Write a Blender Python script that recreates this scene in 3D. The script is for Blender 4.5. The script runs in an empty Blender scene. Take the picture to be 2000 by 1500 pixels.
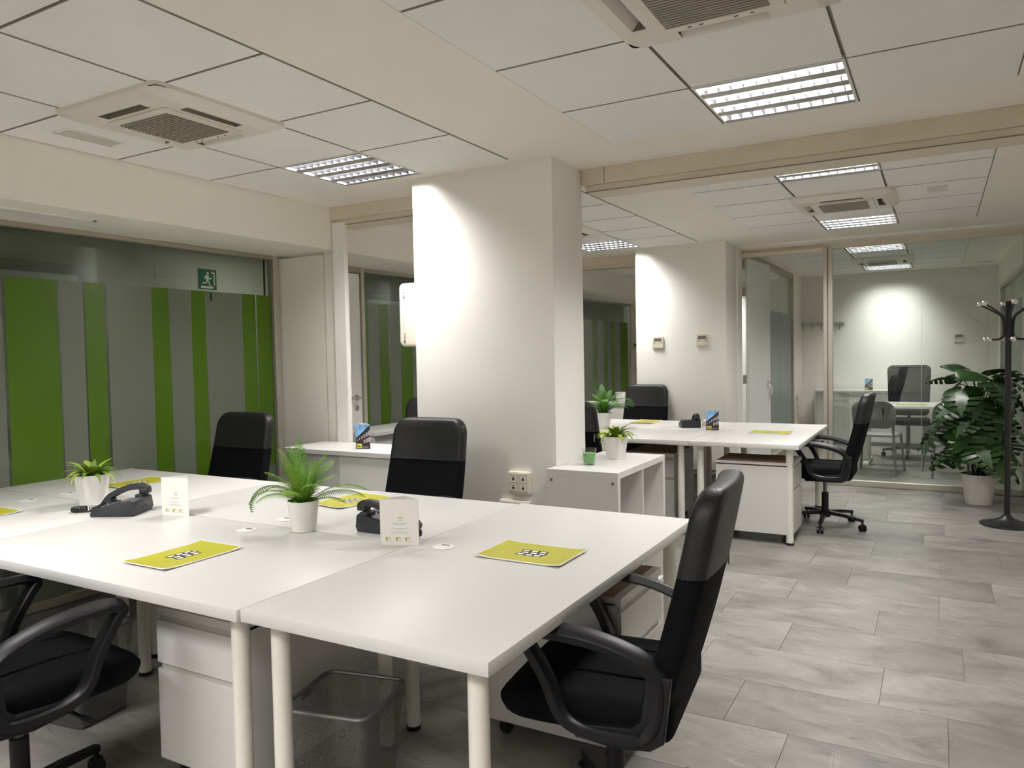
import bpy, bmesh, math, random
from mathutils import Vector, Matrix, Euler
random.seed(7)
PI = math.pi
S = bpy.context.scene
COL = S.collection
R = math.radians

# ------------------------------------------------------------------ camera, world, exposure
H = 1.427
cam_d = bpy.data.cameras.new('camera'); cam = bpy.data.objects.new('camera', cam_d); COL.objects.link(cam)
cam_d.sensor_width = 36.0; cam_d.sensor_fit = 'HORIZONTAL'; cam_d.lens = 36.0 * 1474.7 / 2000.0
cam_d.clip_start = 0.05; cam_d.clip_end = 60
yaw, pit, rol = -0.51453, -0.039575, -0.019287
cy, sy, cp, sp = math.cos(yaw), math.sin(yaw), math.cos(pit), math.sin(pit)
dv = Vector((sy*cp, cy*cp, sp)); rv = Vector((cy, -sy, 0)); uv = rv.cross(dv)
c_, s_ = math.cos(rol), math.sin(rol)
right = rv*c_ + uv*s_; up = uv*c_ - rv*s_
M = Matrix((right, up, -dv)).transposed().to_4x4(); M.translation = (0, 0, H)
cam.matrix_world = M
S.camera = cam
w = bpy.data.worlds.new('world'); S.world = w; w.use_nodes = True
w.node_tree.nodes['Background'].inputs[0].default_value = (0.5, 0.55, 0.6, 1)
w.node_tree.nodes['Background'].inputs[1].default_value = 0.02
S.view_settings.view_transform = 'Standard'; S.view_settings.look = 'None'
S.view_settings.gamma = 1; S.view_settings.use_curve_mapping = False
S.view_settings.exposure = 0.71
LAMP_W = 62.0          # watts of each four-tube fixture
LAMP_C = (1.0, 0.977, 0.96)
S.cycles.max_bounces = 10; S.cycles.diffuse_bounces = 6; S.cycles.glossy_bounces = 4
S.cycles.transparent_max_bounces = 16; S.cycles.sample_clamp_indirect = 4.0
S.cycles.caustics_reflective = False; S.cycles.caustics_refractive = False

# ------------------------------------------------------------------ materials
def lin(c):
    return tuple(((v/255)/12.92 if v/255 <= 0.04045 else ((v/255+0.055)/1.055)**2.4) for v in c)
def mat(name, rgb, rough=0.5, metal=0.0, spec=0.5, bump=0.0, scale=60.0, var=0.0, vscale=3.0, coat=0.0, emit=None, trans=0.0, stretch=None):
    m = bpy.data.materials.new(name); m.use_nodes = True
    nt = m.node_tree; b = nt.nodes['Principled BSDF']
    b.inputs['Base Color'].default_value = (*rgb, 1); b.inputs['Roughness'].default_value = rough
    b.inputs['Metallic'].default_value = metal; b.inputs['Specular IOR Level'].default_value = spec
    b.inputs['Coat Weight'].default_value = coat
    if trans: b.inputs['Transmission Weight'].default_value = trans
    if emit:
        b.inputs['Emission Color'].default_value = (*emit[0], 1); b.inputs['Emission Strength'].default_value = emit[1]
    tc = nt.nodes.new('ShaderNodeTexCoord'); mp = nt.nodes.new('ShaderNodeMapping')
    nt.links.new(tc.outputs['Object'], mp.inputs[0])
    if stretch: mp.inputs['Scale'].default_value = stretch
    if bump:
        n = nt.nodes.new('ShaderNodeTexNoise'); n.inputs['Scale'].default_value = scale; n.inputs['Detail'].default_value = 4
        bp = nt.nodes.new('ShaderNodeBump'); bp.inputs['Strength'].default_value = bump; bp.inputs['Distance'].default_value = 0.004
        nt.links.new(mp.outputs[0], n.inputs['Vector']); nt.links.new(n.outputs[0], bp.inputs['Height']); nt.links.new(bp.outputs[0], b.inputs['Normal'])
    if var:
        n = nt.nodes.new('ShaderNodeTexNoise'); n.inputs['Scale'].default_value = vscale; n.inputs['Detail'].default_value = 5
        mr = nt.nodes.new('ShaderNodeMapRange'); mr.inputs[1].default_value = .3; mr.inputs[2].default_value = .7
        mr.inputs[3].default_value = 1-var; mr.inputs[4].default_value = 1+var
        mx = nt.nodes.new('ShaderNodeMix'); mx.data_type = 'RGBA'; mx.blend_type = 'MULTIPLY'; mx.inputs[0].default_value = 1
        mx.inputs[6].default_value = (*rgb, 1)
        nt.links.new(mp.outputs[0], n.inputs['Vector']); nt.links.new(n.outputs[0], mr.inputs[0]); nt.links.new(mr.outputs[0], mx.inputs[7]); nt.links.new(mx.outputs[2], b.inputs['Base Color'])
    return m
PLASTER = mat('plaster', (.87, .835, .755), .85, spec=.2, bump=.05, scale=150, var=.015)
PAINTW = mat('column_paint', (.87, .85, .80), .7, spec=.25, bump=.04, scale=150, var=.015)
TILE = mat('ceiling_tile', (.87, .85, .825), .95, spec=.1, bump=.25, scale=320, var=.02)
TILEE = mat('tile_gap_shade', (.36, .34, .30), .95, spec=.05)  # tile sides coloured darker to stand for shade in the gaps
GRID = mat('grid_white', (.80, .78, .74), .6)
BEIGE = mat('beige_laminate', (.68, .60, .48), .5, var=.03, vscale=8)
BRONZE = mat('bronze_aluminium', (.42, .365, .29), .38, metal=.55)
FRAMEL = mat('champagne_aluminium', (.52, .48, .41), .4, metal=.45)
DOORW = mat('door_laminate', (.84, .835, .81), .45)
WHITE = mat('white_melamine', (.635, .622, .602), .38, spec=.35, bump=.015, scale=500)
WHITEM = mat('white_metal', (.74, .71, .64), .4)
WHITEP = mat('white_plastic', (.74, .70, .60), .45)
ACWHITE = mat('unit_plastic', (.74, .70, .62), .45)
RAWB = mat('raw_chipboard', (.30, .19, .13), .8, var=.15, vscale=60)
DARKV = mat('dark_void', (.035, .03, .025), .8)
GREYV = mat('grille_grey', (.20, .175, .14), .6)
LEATH = mat('black_leather', (.011, .011, .012), .42, spec=.34, bump=.25, scale=190)
VINYL = mat('grey_black_vinyl', (.032, .032, .031), .5, spec=.4, bump=.15, scale=220)
FABR = mat('black_fabric', (.0045, .0045, .0055), .8, spec=.10, bump=.5, scale=420)
BPLAS = mat('black_plastic', (.009, .009, .0105), .42, spec=.35, bump=.08, scale=500)
BMETAL = mat('black_metal', (.012, .012, .013), .35, metal=.1)
GREYM = mat('grey_steel', (.22, .22, .215), .4, metal=.7)
CHROME = mat('chrome', (.8, .8, .8), .08, metal=1)
STEEL = mat('satin_steel', (.5, .48, .45), .3, metal=1)
PHONE = mat('phone_plastic', (.022, .023, .028), .4)
PHONEK = mat('phone_key', (.07, .075, .085), .45)
POTW = mat('pot_ceramic', (.80, .79, .755), .35)
POTG = mat('pot_plastic', (.66, .63, .58), .45)
SOIL = mat('soil', (.02, .016, .011), .95, bump=1, scale=90)
LIME = mat('lime_print', (.47, .45, .035), .4, var=.03)
PAPER = mat('white_paper', (.82, .80, .75), .6)
INK = mat('dark_ink', (.03, .028, .012), .5)
INKG = mat('grey_ink', (.42, .42, .42), .6)
INKL = mat('lime_ink', (.42, .46, .08), .6)
SIGNG = mat('sign_green', (.012, .085, .045), .5)
SIGNW = mat('sign_cream', (.55, .62, .50), .5)
CARDB = mat('print_brick', (.035, .018, .022), .45, var=.4, vscale=120)
CARDN = mat('print_navy', (.012, .016, .035), .45)
CARDW = mat('print_window', (.42, .38, .40), .45, var=.3, vscale=200)
CARDY = mat('print_yellow', (.70, .68, .10), .45)
CARDSKY = mat('print_sky', (.22, .45, .72), .4, var=.45, vscale=22)
CANDLE = mat('green_wax', (.16, .42, .12), .5)
SCREEN = mat('lcd_grey', (.16, .155, .13), .3)
IVORY = mat('ivory_plastic', (.66, .61, .48), .5)
GREYPL = mat('grey_plastic', (.19, .195, .185), .5)
TRUNK = mat('monstera_trunk', (.05, .028, .02), .8, bump=.6, scale=60)
CORR = mat('corridor_wall', (.42, .40, .34), .85)
CORRD = mat('corridor_door', (.27, .27, .26), .5)
REFL = mat('reflector_metal', (.88, .88, .90), .22, metal=1.0)
TUBE = mat('fluorescent_tube', (.9, .9, .9), .5, emit=((1.0, .97, .93), 9.0))

def leafmat(name, a, b, rough=.55, spc=.2):
    m = bpy.data.materials.new(name); m.use_nodes = True; nt = m.node_tree; p = nt.nodes['Principled BSDF']
    p.inputs['Roughness'].default_value = rough; p.inputs['Specular IOR Level'].default_value = spc
    oi = nt.nodes.new('ShaderNodeObjectInfo'); tc = nt.nodes.new('ShaderNodeTexCoord'); n = nt.nodes.new('ShaderNodeTexNoise'); n.inputs['Scale'].default_value = 18
    ad = nt.nodes.new('ShaderNodeMath'); ad.operation = 'ADD'
    nt.links.new(tc.outputs['Object'], n.inputs['Vector'])
    ml = nt.nodes.new('ShaderNodeMath'); ml.operation = 'MULTIPLY'; ml.inputs[1].default_value = .7
    nt.links.new(oi.outputs['Random'], ml.inputs[0])
    m2 = nt.nodes.new('ShaderNodeMath'); m2.operation = 'MULTIPLY'; m2.inputs[1].default_value = .4
    nt.links.new(n.outputs[0], m2.inputs[0]); nt.links.new(ml.outputs[0], ad.inputs[0]); nt.links.new(m2.outputs[0], ad.inputs[1])
    mx = nt.nodes.new('ShaderNodeMix'); mx.data_type = 'RGBA'
    mx.inputs[6].default_value = (*a, 1); mx.inputs[7].default_value = (*b, 1)
    nt.links.new(ad.outputs[0], mx.inputs[0]); nt.links.new(mx.outputs[2], p.inputs['Base Color'])
    return m
FERN = leafmat('fern_green', (.06, .20, .012), (.25, .43, .05))
FERND = leafmat('fern_dark_green', (.03, .12, .010), (.11, .30, .025))
BROM = leafmat('bromeliad_green', (.07, .17, .025), (.33, .40, .05))
MONS = leafmat('monstera_green', (.005, .018, .005), (.024, .08, .010), .33, .5)

def glassmat(name, tint, fres=.04, diff=0.0, dcol=(.5, .55, .52)):
    m = bpy.data.materials.new(name); m.use_nodes = True; nt = m.node_tree
    for n in list(nt.nodes):
        if n.type == 'BSDF_PRINCIPLED': nt.nodes.remove(n)
    out = [n for n in nt.nodes if n.type == 'OUTPUT_MATERIAL'][0]
    t = nt.nodes.new('ShaderNodeBsdfTransparent'); t.inputs[0].default_value = (*tint, 1)
    g = nt.nodes.new('ShaderNodeBsdfGlossy'); g.inputs['Roughness'].default_value = 0.01; g.inputs[0].default_value = (.95, 1, .97, 1)
    l0 = nt.nodes.new('ShaderNodeLayerWeight'); l0.inputs[0].default_value = .5
    pw = nt.nodes.new('ShaderNodeMath'); pw.operation = 'POWER'; pw.inputs[1].default_value = 5
    lw = nt.nodes.new('ShaderNodeMath'); lw.operation = 'MULTIPLY_ADD'; lw.inputs[1].default_value = .8; lw.inputs[2].default_value = fres
    nt.links.new(l0.outputs['Facing'], pw.inputs[0]); nt.links.new(pw.outputs[0], lw.inputs[0])
    mx = nt.nodes.new('ShaderNodeMixShader')
    nt.links.new(lw.outputs[0], mx.inputs[0]); nt.links.new(t.outputs[0], mx.inputs[1]); nt.links.new(g.outputs[0], mx.inputs[2])
    nt.links.new(mx.outputs[0], out.inputs[0])
    return m
GLASS = glassmat('clear_glass', (.93, .96, .935))
GLASSC = glassmat('corridor_glass', (.86, .92, .88))
TUMB = glassmat('tumbler_glass', (.95, .97, .96))
def filmmat(name, rgb, transl=.35, clear=0.0, rough=.25, grad=False):
    m = bpy.data.materials.new(name); m.use_nodes = True; nt = m.node_tree
    out = [n for n in nt.nodes if n.type == 'OUTPUT_MATERIAL'][0]; p = nt.nodes['Principled BSDF']
    p.inputs['Base Color'].default_value = (*rgb, 1); p.inputs['Roughness'].default_value = rough; p.inputs['Specular IOR Level'].default_value = .5
    t = nt.nodes.new('ShaderNodeBsdfTranslucent'); t.inputs[0].default_value = (*rgb, 1)
    mx = nt.nodes.new('ShaderNodeMixShader'); mx.inputs[0].default_value = transl
    nt.links.new(p.outputs[0], mx.inputs[1]); nt.links.new(t.outputs[0], mx.inputs[2])
    last = mx
    if clear:
        tr = nt.nodes.new('ShaderNodeBsdfTransparent'); m2 = nt.nodes.new('ShaderNodeMixShader'); m2.inputs[0].default_value = clear
        nt.links.new(mx.outputs[0], m2.inputs[1]); nt.links.new(tr.outputs[0], m2.inputs[2]); last = m2
    nt.links.new(last.outputs[0], out.inputs[0])
    return m
FILMG = filmmat('green_film', (.115, .235, .012))
FILMF = filmmat('frosted_film', (.25, .28, .225))
FILMO = filmmat('office_frosted_film', (.50, .56, .53), .45, .12)

def meshmat(name, rgb, hole=.45, scale=900):
    m = bpy.data.materials.new(name); m.use_nodes = True; nt = m.node_tree
    out = [n for n in nt.nodes if n.type == 'OUTPUT_MATERIAL'][0]; p = nt.nodes['Principled BSDF']
    p.inputs['Base Color'].default_value = (*rgb, 1); p.inputs['Metallic'].default_value = .6; p.inputs['Roughness'].default_value = .4
    tr = nt.nodes.new('ShaderNodeBsdfTransparent'); mx = nt.nodes.new('ShaderNodeMixShader')
    tc = nt.nodes.new('ShaderNodeTexCoord'); v = nt.nodes.new('ShaderNodeTexVoronoi'); v.inputs['Scale'].default_value = scale
    g = nt.nodes.new('ShaderNodeMath'); g.operation = 'LESS_THAN'; g.inputs[1].default_value = hole
    nt.links.new(tc.outputs['Object'], v.inputs['Vector']); nt.links.new(v.outputs['Distance'], g.inputs[0]); nt.links.new(g.outputs[0], mx.inputs[0])
    nt.links.new(p.outputs[0], mx.inputs[1]); nt.links.new(tr.outputs[0], mx.inputs[2]); nt.links.new(mx.outputs[0], out.inputs[0])
    return m
WIRE = meshmat('wire_mesh', (.17, .165, .155), .5, 620)
CHMESH = meshmat('chair_mesh', (.03, .032, .038), .34, 330)

def plankmat():
    m = bpy.data.materials.new('stone_vinyl'); m.use_nodes = True; nt = m.node_tree; p = nt.nodes['Principled BSDF']
    oi = nt.nodes.new('ShaderNodeObjectInfo'); tc = nt.nodes.new('ShaderNodeTexCoord')
    cmb = nt.nodes.new('ShaderNodeVectorMath'); cmb.operation = 'SCALE'; cmb.inputs['Scale'].default_value = 37.0
    cx = nt.nodes.new('ShaderNodeCombineXYZ')
    for i in range(3): nt.links.new(oi.outputs['Random'], cx.inputs[i])
    nt.links.new(cx.outputs[0], cmb.inputs[0])
    ad = nt.nodes.new('ShaderNodeVectorMath'); ad.operation = 'ADD'
    nt.links.new(tc.outputs['Object'], ad.inputs[0]); nt.links.new(cmb.outputs[0], ad.inputs[1])
    mp = nt.nodes.new('ShaderNodeMapping'); mp.inputs['Scale'].default_value = (1.0, 1.9, 1); nt.links.new(ad.outputs[0], mp.inputs[0])
    n1 = nt.nodes.new('ShaderNodeTexNoise'); n1.inputs['Scale'].default_value = 2.6; n1.inputs['Detail'].default_value = 9; n1.inputs['Roughness'].default_value = .62; n1.inputs['Distortion'].default_value = .6
    nt.links.new(mp.outputs[0], n1.inputs['Vector'])
    cr = nt.nodes.new('ShaderNodeValToRGB'); e = cr.color_ramp.elements
    e[0].position = .28; e[0].color = (.125, .117, .107, 1); e[1].position = .72; e[1].color = (.305, .288, .268, 1)
    k = cr.color_ramp.elements.new(.5); k.color = (.228, .214, .197, 1)
    nt.links.new(n1.outputs[0], cr.inputs[0])
    mp2 = nt.nodes.new('ShaderNodeMapping'); mp2.inputs['Scale'].default_value = (1.3, 4.2, 1); nt.links.new(ad.outputs[0], mp2.inputs[0])
    n2 = nt.nodes.new('ShaderNodeTexNoise'); n2.inputs['Scale'].default_value = 5; n2.inputs['Detail'].default_value = 8; n2.inputs['Roughness'].default_value = .7
    nt.links.new(mp2.outputs[0], n2.inputs['Vector'])
    st = nt.nodes.new('ShaderNodeMapRange'); st.inputs[1].default_value = .30; st.inputs[2].default_value = .42; st.inputs[3].default_value = .55; st.inputs[4].default_value = 1.0
    nt.links.new(n2.outputs[0], st.inputs[0])
    rv_ = nt.nodes.new('ShaderNodeMapRange'); rv_.inputs[3].default_value = .80; rv_.inputs[4].default_value = 1.14
    nt.links.new(oi.outputs['Random'], rv_.inputs[0])
    mu = nt.nodes.new('ShaderNodeMath'); mu.operation = 'MULTIPLY'; nt.links.new(st.outputs[0], mu.inputs[0]); nt.links.new(rv_.outputs[0], mu.inputs[1])
    n3 = nt.nodes.new('ShaderNodeTexNoise'); n3.inputs['Scale'].default_value = 2.2; n3.inputs['Detail'].default_value = 4; n3.inputs['Distortion'].default_value = 1.2
    nt.links.new(ad.outputs[0], n3.inputs['Vector'])
    sb = nt.nodes.new('ShaderNodeMath'); sb.operation = 'SUBTRACT'; sb.inputs[1].default_value = .56; nt.links.new(n3.outputs[0], sb.inputs[0])
    ab = nt.nodes.new('ShaderNodeMath'); ab.operation = 'ABSOLUTE'; nt.links.new(sb.outputs[0], ab.inputs[0])
    vn = nt.nodes.new('ShaderNodeMapRange'); vn.inputs[1].default_value = 0; vn.inputs[2].default_value = .006; vn.inputs[3].default_value = 1.28; vn.inputs[4].default_value = 1
    nt.links.new(ab.outputs[0], vn.inputs[0])
    mu2 = nt.nodes.new('ShaderNodeMath'); mu2.operation = 'MULTIPLY'; nt.links.new(mu.outputs[0], mu2.inputs[0]); nt.links.new(vn.outputs[0], mu2.inputs[1]); mu = mu2
    mx = nt.nodes.new('ShaderNodeMix'); mx.data_type = 'RGBA'; mx.blend_type = 'MULTIPLY'; mx.inputs[0].default_value = 1
    nt.links.new(cr.outputs[0], mx.inputs[6]); nt.links.new(mu.outputs[0], mx.inputs[7]); nt.links.new(mx.outputs[2], p.inputs['Base Color'])
    p.inputs['Roughness'].default_value = .42; p.inputs['Specular IOR Level'].default_value = .4
    b = nt.nodes.new('ShaderNodeBump'); b.inputs['Strength'].default_value = .12; b.inputs['Distance'].default_value = .004
    nt.links.new(n2.outputs[0], b.inputs['Height']); nt.links.new(b.outputs[0], p.inputs['Normal'])
    return m
PLANK = plankmat()
GROUT = mat('joint_dark', (.16, .15, .135), .8)

# ------------------------------------------------------------------ mesh helpers
class B:
    """collects shapes and links them as one mesh object"""
    def __init__(s): s.bm = bmesh.new()
    def _new(s, n0, mi):
        s.bm.faces.ensure_lookup_table()
        for f in s.bm.faces[n0:]: f.material_index = mi
    def box(s, x0, x1, y0, y1, z0, z1, bev=0.0, seg=2, mi=0, M=None):
        t = bmesh.new(); r = bmesh.ops.create_cube(t, size=1)
        for v in t.verts: v.co = Vector((x0+(v.co.x+.5)*(x1-x0), y0+(v.co.y+.5)*(y1-y0), z0+(v.co.z+.5)*(z1-z0)))
        if bev: bmesh.ops.bevel(t, geom=list(t.edges), offset=bev, segments=seg, profile=.5, affect='EDGES')
        return s.merge(t, mi, M)
    def merge(s, t, mi=0, M=None):
        if M is not None: bmesh.ops.transform(t, matrix=M, verts=t.verts)
        if mi:
            for f in t.faces: f.material_index = mi
        me = bpy.data.meshes.new('tmp'); t.to_mesh(me); t.free(); s.bm.from_mesh(me); bpy.data.meshes.remove(me); return s
    def cyl(s, p0, p1, r0, r1=None, n=16, mi=0, bev=0.0):
        p0 = Vector(p0); p1 = Vector(p1); d = p1-p0; t = bmesh.new()
        bmesh.ops.create_cone(t, cap_ends=True, segments=n, radius1=r0, radius2=r0 if r1 is None else r1, depth=d.length)
        if bev:
            ee = [e for e in t.edges if len(e.link_faces) == 2 and any(len(f.verts) > 4 for f in e.link_faces)]
            bmesh.ops.bevel(t, geom=ee, offset=bev, segments=2, affect='EDGES')
        q = Vector((0, 0, 1)).rotation_difference(d.normalized())
        return s.merge(t, mi, Matrix.Translation((p0+p1)/2) @ q.to_matrix().to_4x4())
    def sph(s, c, r, n=16, mi=0, sc=(1, 1, 1)):
        t = bmesh.new(); bmesh.ops.create_uvsphere(t, u_segments=n, v_segments=max(6, n//2), radius=r)
        return s.merge(t, mi, Matrix.Translation(c) @ Matrix.Diagonal((*sc, 1)))
    def lathe(s, prof, n=32, mi=0, c=(0, 0, 0)):
        t = bmesh.new(); rings = []
        for r, z in prof:
            if r < 1e-5: rings.append([t.verts.new((c[0], c[1], c[2]+z))])
            else: rings.append([t.verts.new((c[0]+r*math.cos(2*PI*i/n), c[1]+r*math.sin(2*PI*i/n), c[2]+z)) for i in range(n)])
        for a, b in zip(rings, rings[1:]):
            for i in range(n):
                j = (i+1) % n
                if len(a) == 1 and len(b) == 1: continue
                if len(a) == 1: t.faces.new((a[0], b[j], b[i]))
                elif len(b) == 1: t.faces.new((a[i], a[j], b[0]))
                else: t.faces.new((a[i], a[j], b[j], b[i]))
        bmesh.ops.recalc_face_normals(t, faces=t.faces)
        return s.merge(t, mi)
    def tube(s, pts, r, n=8, mi=0, smooth=0, closed=False):
        return s.sweep(pts, [(r*math.cos(2*PI*i/n), r*math.sin(2*PI*i/n)) for i in range(n)], mi, smooth, closed)
    def sweep(s, pts, sec, mi=0, smooth=0, closed=False, upv=None, scale=None):
        P = [Vector(p) for p in pts]
        if smooth: P = crom(P, smooth, closed)
        t = bmesh.new(); N = len(P); rings = []; prev = None
        for i in range(N):
            if closed: d = (P[(i+1) % N]-P[i-1])
            else: d = P[min(i+1, N-1)]-P[max(i-1, 0)]
            d.normalize()
            if upv is not None: u = Vector(upv)
            elif prev is None: u = Vector((0, 0, 1)) if abs(d.z) < .9 else Vector((1, 0, 0))
            else: u = prev
            u = (u - d*u.dot(d)); u.normalize(); prev = u; v = d.cross(u)
            k = 1 if scale is None else scale(i/(N-1))
            kk = k if isinstance(k, tuple) else (k, k)
            rings.append([t.verts.new(P[i]+v*a*kk[0]+u*b*kk[1]) for a, b in sec])
        m = len(sec)
        for i in range(N if closed else N-1):
            a, b = rings[i], rings[(i+1) % N]
            for j in range(m): t.faces.new((a[j], a[(j+1) % m], b[(j+1) % m], b[j]))
        if not closed:
            t.faces.new(rings[0][::-1]); t.faces.new(rings[-1])
        bmesh.ops.recalc_face_normals(t, faces=t.faces)
        return s.merge(t, mi)
    def prism(s, out, t0, t1, axis='y', bev=0.0, seg=2, mi=0, cuts=None, deform=None, M=None, clip=None):
        """outline in the plane across `axis`, from t0 to t1"""
        t = bmesh.new()
        def P(a, b, c): return {'x': (c, a, b), 'y': (a, c, b), 'z': (a, b, c)}[axis]
        vs = [t.verts.new(P(a, b, t0)) for a, b in out]
        f = t.faces.new(vs); ext = bmesh.ops.extrude_face_region(t, geom=[f])
        d = Vector(P(0, 0, t1-t0))
        bmesh.ops.translate(t, verts=[v for v in ext['geom'] if isinstance(v, bmesh.types.BMVert)], vec=d)
        bmesh.ops.recalc_face_normals(t, faces=t.faces)
        if bev:
            caps = [f for f in t.faces if len(f.verts) == len(out)]
            ee = list({e for f in caps for e in f.edges})
            bmesh.ops.bevel(t, geom=ee, offset=bev, segments=seg, profile=.5, affect='EDGES')
        for co, no in (cuts or []):
            bmesh.ops.bisect_plane(t, geom=list(t.verts)+list(t.edges)+list(t.faces), plane_co=co, plane_no=no)
        if clip:
            bmesh.ops.bisect_plane(t, geom=list(t.verts)+list(t.edges)+list(t.faces), plane_co=clip[0], plane_no=clip[1], clear_outer=True)
        if deform:
            for v in t.verts: v.co = Vector(deform(v.co))
        return s.merge(t, mi, M)
    def quad(s, pts, mi=0):
        f = s.bm.faces.new([s.bm.verts.new(p) for p in pts]); f.material_index = mi; return s
    def build(s, name, mats, parent=None, smooth=True, loc=None, ang=35):
        me = bpy.data.meshes.new(name); s.bm.to_mesh(me); s.bm.free()
        for m in (mats if isinstance(mats, (list, tuple)) else [mats]): me.materials.append(m)
        if smooth:
            me.shade_smooth()
            me.set_sharp_from_angle(angle=R(ang))
        o = bpy.data.objects.new(name, me); COL.objects.link(o)
        if parent: o.parent = parent
        if loc: o.location = loc
        return o
def crom(P, k, closed=False):
    out = []; N = len(P)
    for i in range(N if closed else N-1):
        if closed: a, b, c, d = P[i-1], P[i], P[(i+1) % N], P[(i+2) % N]
        else: a, b, c, d = P[max(i-1, 0)], P[i], P[i+1], P[min(i+2, N-1)]
        for j in range(k):
            t = j/k
            out.append(.5*((2*b)+(c-a)*t+(2*a-5*b+4*c-d)*t*t+(3*b-3*c+d-a)*t**3))
    if not closed: out.append(P[-1])
    return out
def rrect(x0, x1, y0, y1, r, n=5):
    if not isinstance(r, tuple): r = (r,)*4
    out = []
    for (cx, cy, a), q in zip(((x1, y1, 0), (x0, y1, 90), (x0, y0, 180), (x1, y0, 270)), r):
        sx = -1 if cx == x1 else 1; sy_ = -1 if cy == y1 else 1
        if q <= 0: out.append((cx, cy)); continue
        for i in range(n+1):
            t = R(a+90*i/n); out.append((cx+sx*q+q*math.cos(t), cy+sy_*q+q*math.sin(t)))
    return out
def thing(name, label, cat, loc=(0, 0, 0), rz=0, group=None):
    o = bpy.data.objects.new(name, None); COL.objects.link(o); o.empty_display_size = .1
    o.location = loc; o.rotation_euler = (0, 0, rz)
    o['label'] = label; o['category'] = cat
    if group: o['group'] = group
    return o
def tag(o, label, cat, group=None):
    o['label'] = label; o['category'] = cat
    if group: o['group'] = group
    return o
def struct(o, label=None):
    o['kind'] = 'structure'
    if label: o['label'] = label
    return o
def sroot(name, label=None):
    o = bpy.data.objects.new(name, None); COL.objects.link(o); o['kind'] = 'structure'
    if label: o['label'] = label
    return o
KIDS = {}
def children(o): return [c for c in COL.objects if c.parent == o]
def dup(root, label, loc=None, rz=None, group=None):
    kids = {}
    for c in COL.objects:
        if c.parent: kids.setdefault(c.parent.name, []).append(c)
    def cp_(o, par):
        c = o.copy(); COL.objects.link(c)
        if par: c.parent = par
        for k in kids.get(o.name, []): cp_(k, c)
        return c
    r = cp_(root, None)
    r['label'] = label
    if loc is not None: r.location = loc
    if rz is not None: r.rotation_euler = (0, 0, rz)
    if group: r['group'] = group
    return r
def share(src, name, parent, loc=(0, 0, 0), rot=(0, 0, 0), sc=(1, 1, 1)):
    o = src.copy(); o.name = name; COL.objects.link(o); o.parent = parent; o.location = loc; o.rotation_euler = rot; o.scale = sc; return o

ZC = 2.535
# ================================================================== STRUCTURE
# ---- floor and planks
fl = B().box(-6.2, 2.2, -1.9, 12.8, -.12, -.004).build('floor', GROUT, smooth=False); struct(fl, 'grey stone-look plank floor')
PW, PD = .757, .40
pk = B().box(0, PW-.0016, 0, PD-.0016, -.006, 0, .0008, 1).build('floor_plank', PLANK, fl, smooth=False)
rows = {2.87: .036, 3.275: .553, 3.68: .102, 4.08: .484, 4.485: .007, 4.88: .276, 5.285: .016, 5.69: .358, 6.08: .667}
base_y = 4.08
first = True
for k in range(-9, 22):
    y = base_y + k*PD
    off = None
    for ry, ro in rows.items():
        if abs(ry-y) < .12: off = ro
    if off is None: off = random.random()*PW
    if y > 12.4: continue
    x = -5*PW + (off % PW)
    while x < .80:
        if x+PW > -4.55:
            x0 = max(x, -4.52); x1 = min(x+PW, .80)
            if x1-x0 > .03 and (y > 1.0):
                o = pk if first else pk.copy()
                if not first: COL.objects.link(o)
                first = False
                if x1-x0 < PW-.002: o.scale = ((x1-x0)/PW, 1, 1)
                o.location = (x0, y, 0)
        x += PW
# ---- ceiling
XL, XR = (-3.92, -2.13), (-1.515, .285)
F_REAR = (-1.51, -.31); F_NEAR = (.18, 3.79); F_MID = (4.71, 7.69); F_FAR = (9.15, 12.1)
fields = [(XL, F_NEAR, 6), (XR, F_NEAR, 6), (XL, F_MID, 5), (XR, F_MID, 5), (XL, F_FAR, 5), (XR, F_FAR, 5), (XL, F_REAR, 2), (XR, F_REAR, 2)]
b = B()
xs = [-4.62, XL[0], XL[1], XR[0], XR[1], .80]; ys = [-1.9, *F_REAR, *F_NEAR, *F_MID, *F_FAR, 12.8]
for i in range(5):
    for j in range(9):
        if i in (1, 3) and j in (1, 3, 5, 7): continue
        b.box(xs[i], xs[i+1], ys[j], ys[j+1], ZC, ZC+.07)
ceil = b.build('ceiling', PLASTER, smooth=False); struct(ceil, 'suspended ceiling of plaster bands and white mineral tiles')
b = B(); b.box(-4.62, .8, -1.9, 12.8, 2.70, 2.74); cap = b.build('ceiling_slab', PLASTER, ceil, smooth=False)
tm = {}
def ctile(wd, dp):
    k = (round(wd, 3), round(dp, 3))
    if k not in tm:
        t = B(); g = .004
        t.prism([(g, g), (wd-g, g), (wd-g, dp-g), (g, dp-g)], -.004, .016, 'z')
        bm = t.bm
        for v in bm.verts:
            if v.co.z < 0.0:
                v.co.x += .003 if v.co.x < wd/2 else -.003; v.co.y += .003 if v.co.y < dp/2 else -.003
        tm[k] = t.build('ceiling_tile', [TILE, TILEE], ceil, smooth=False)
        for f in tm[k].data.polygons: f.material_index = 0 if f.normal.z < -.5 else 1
        return tm[k]
    o = tm[k].copy(); COL.objects.link(o); return o
LIGHTS, ACS = {}, {}
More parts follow.
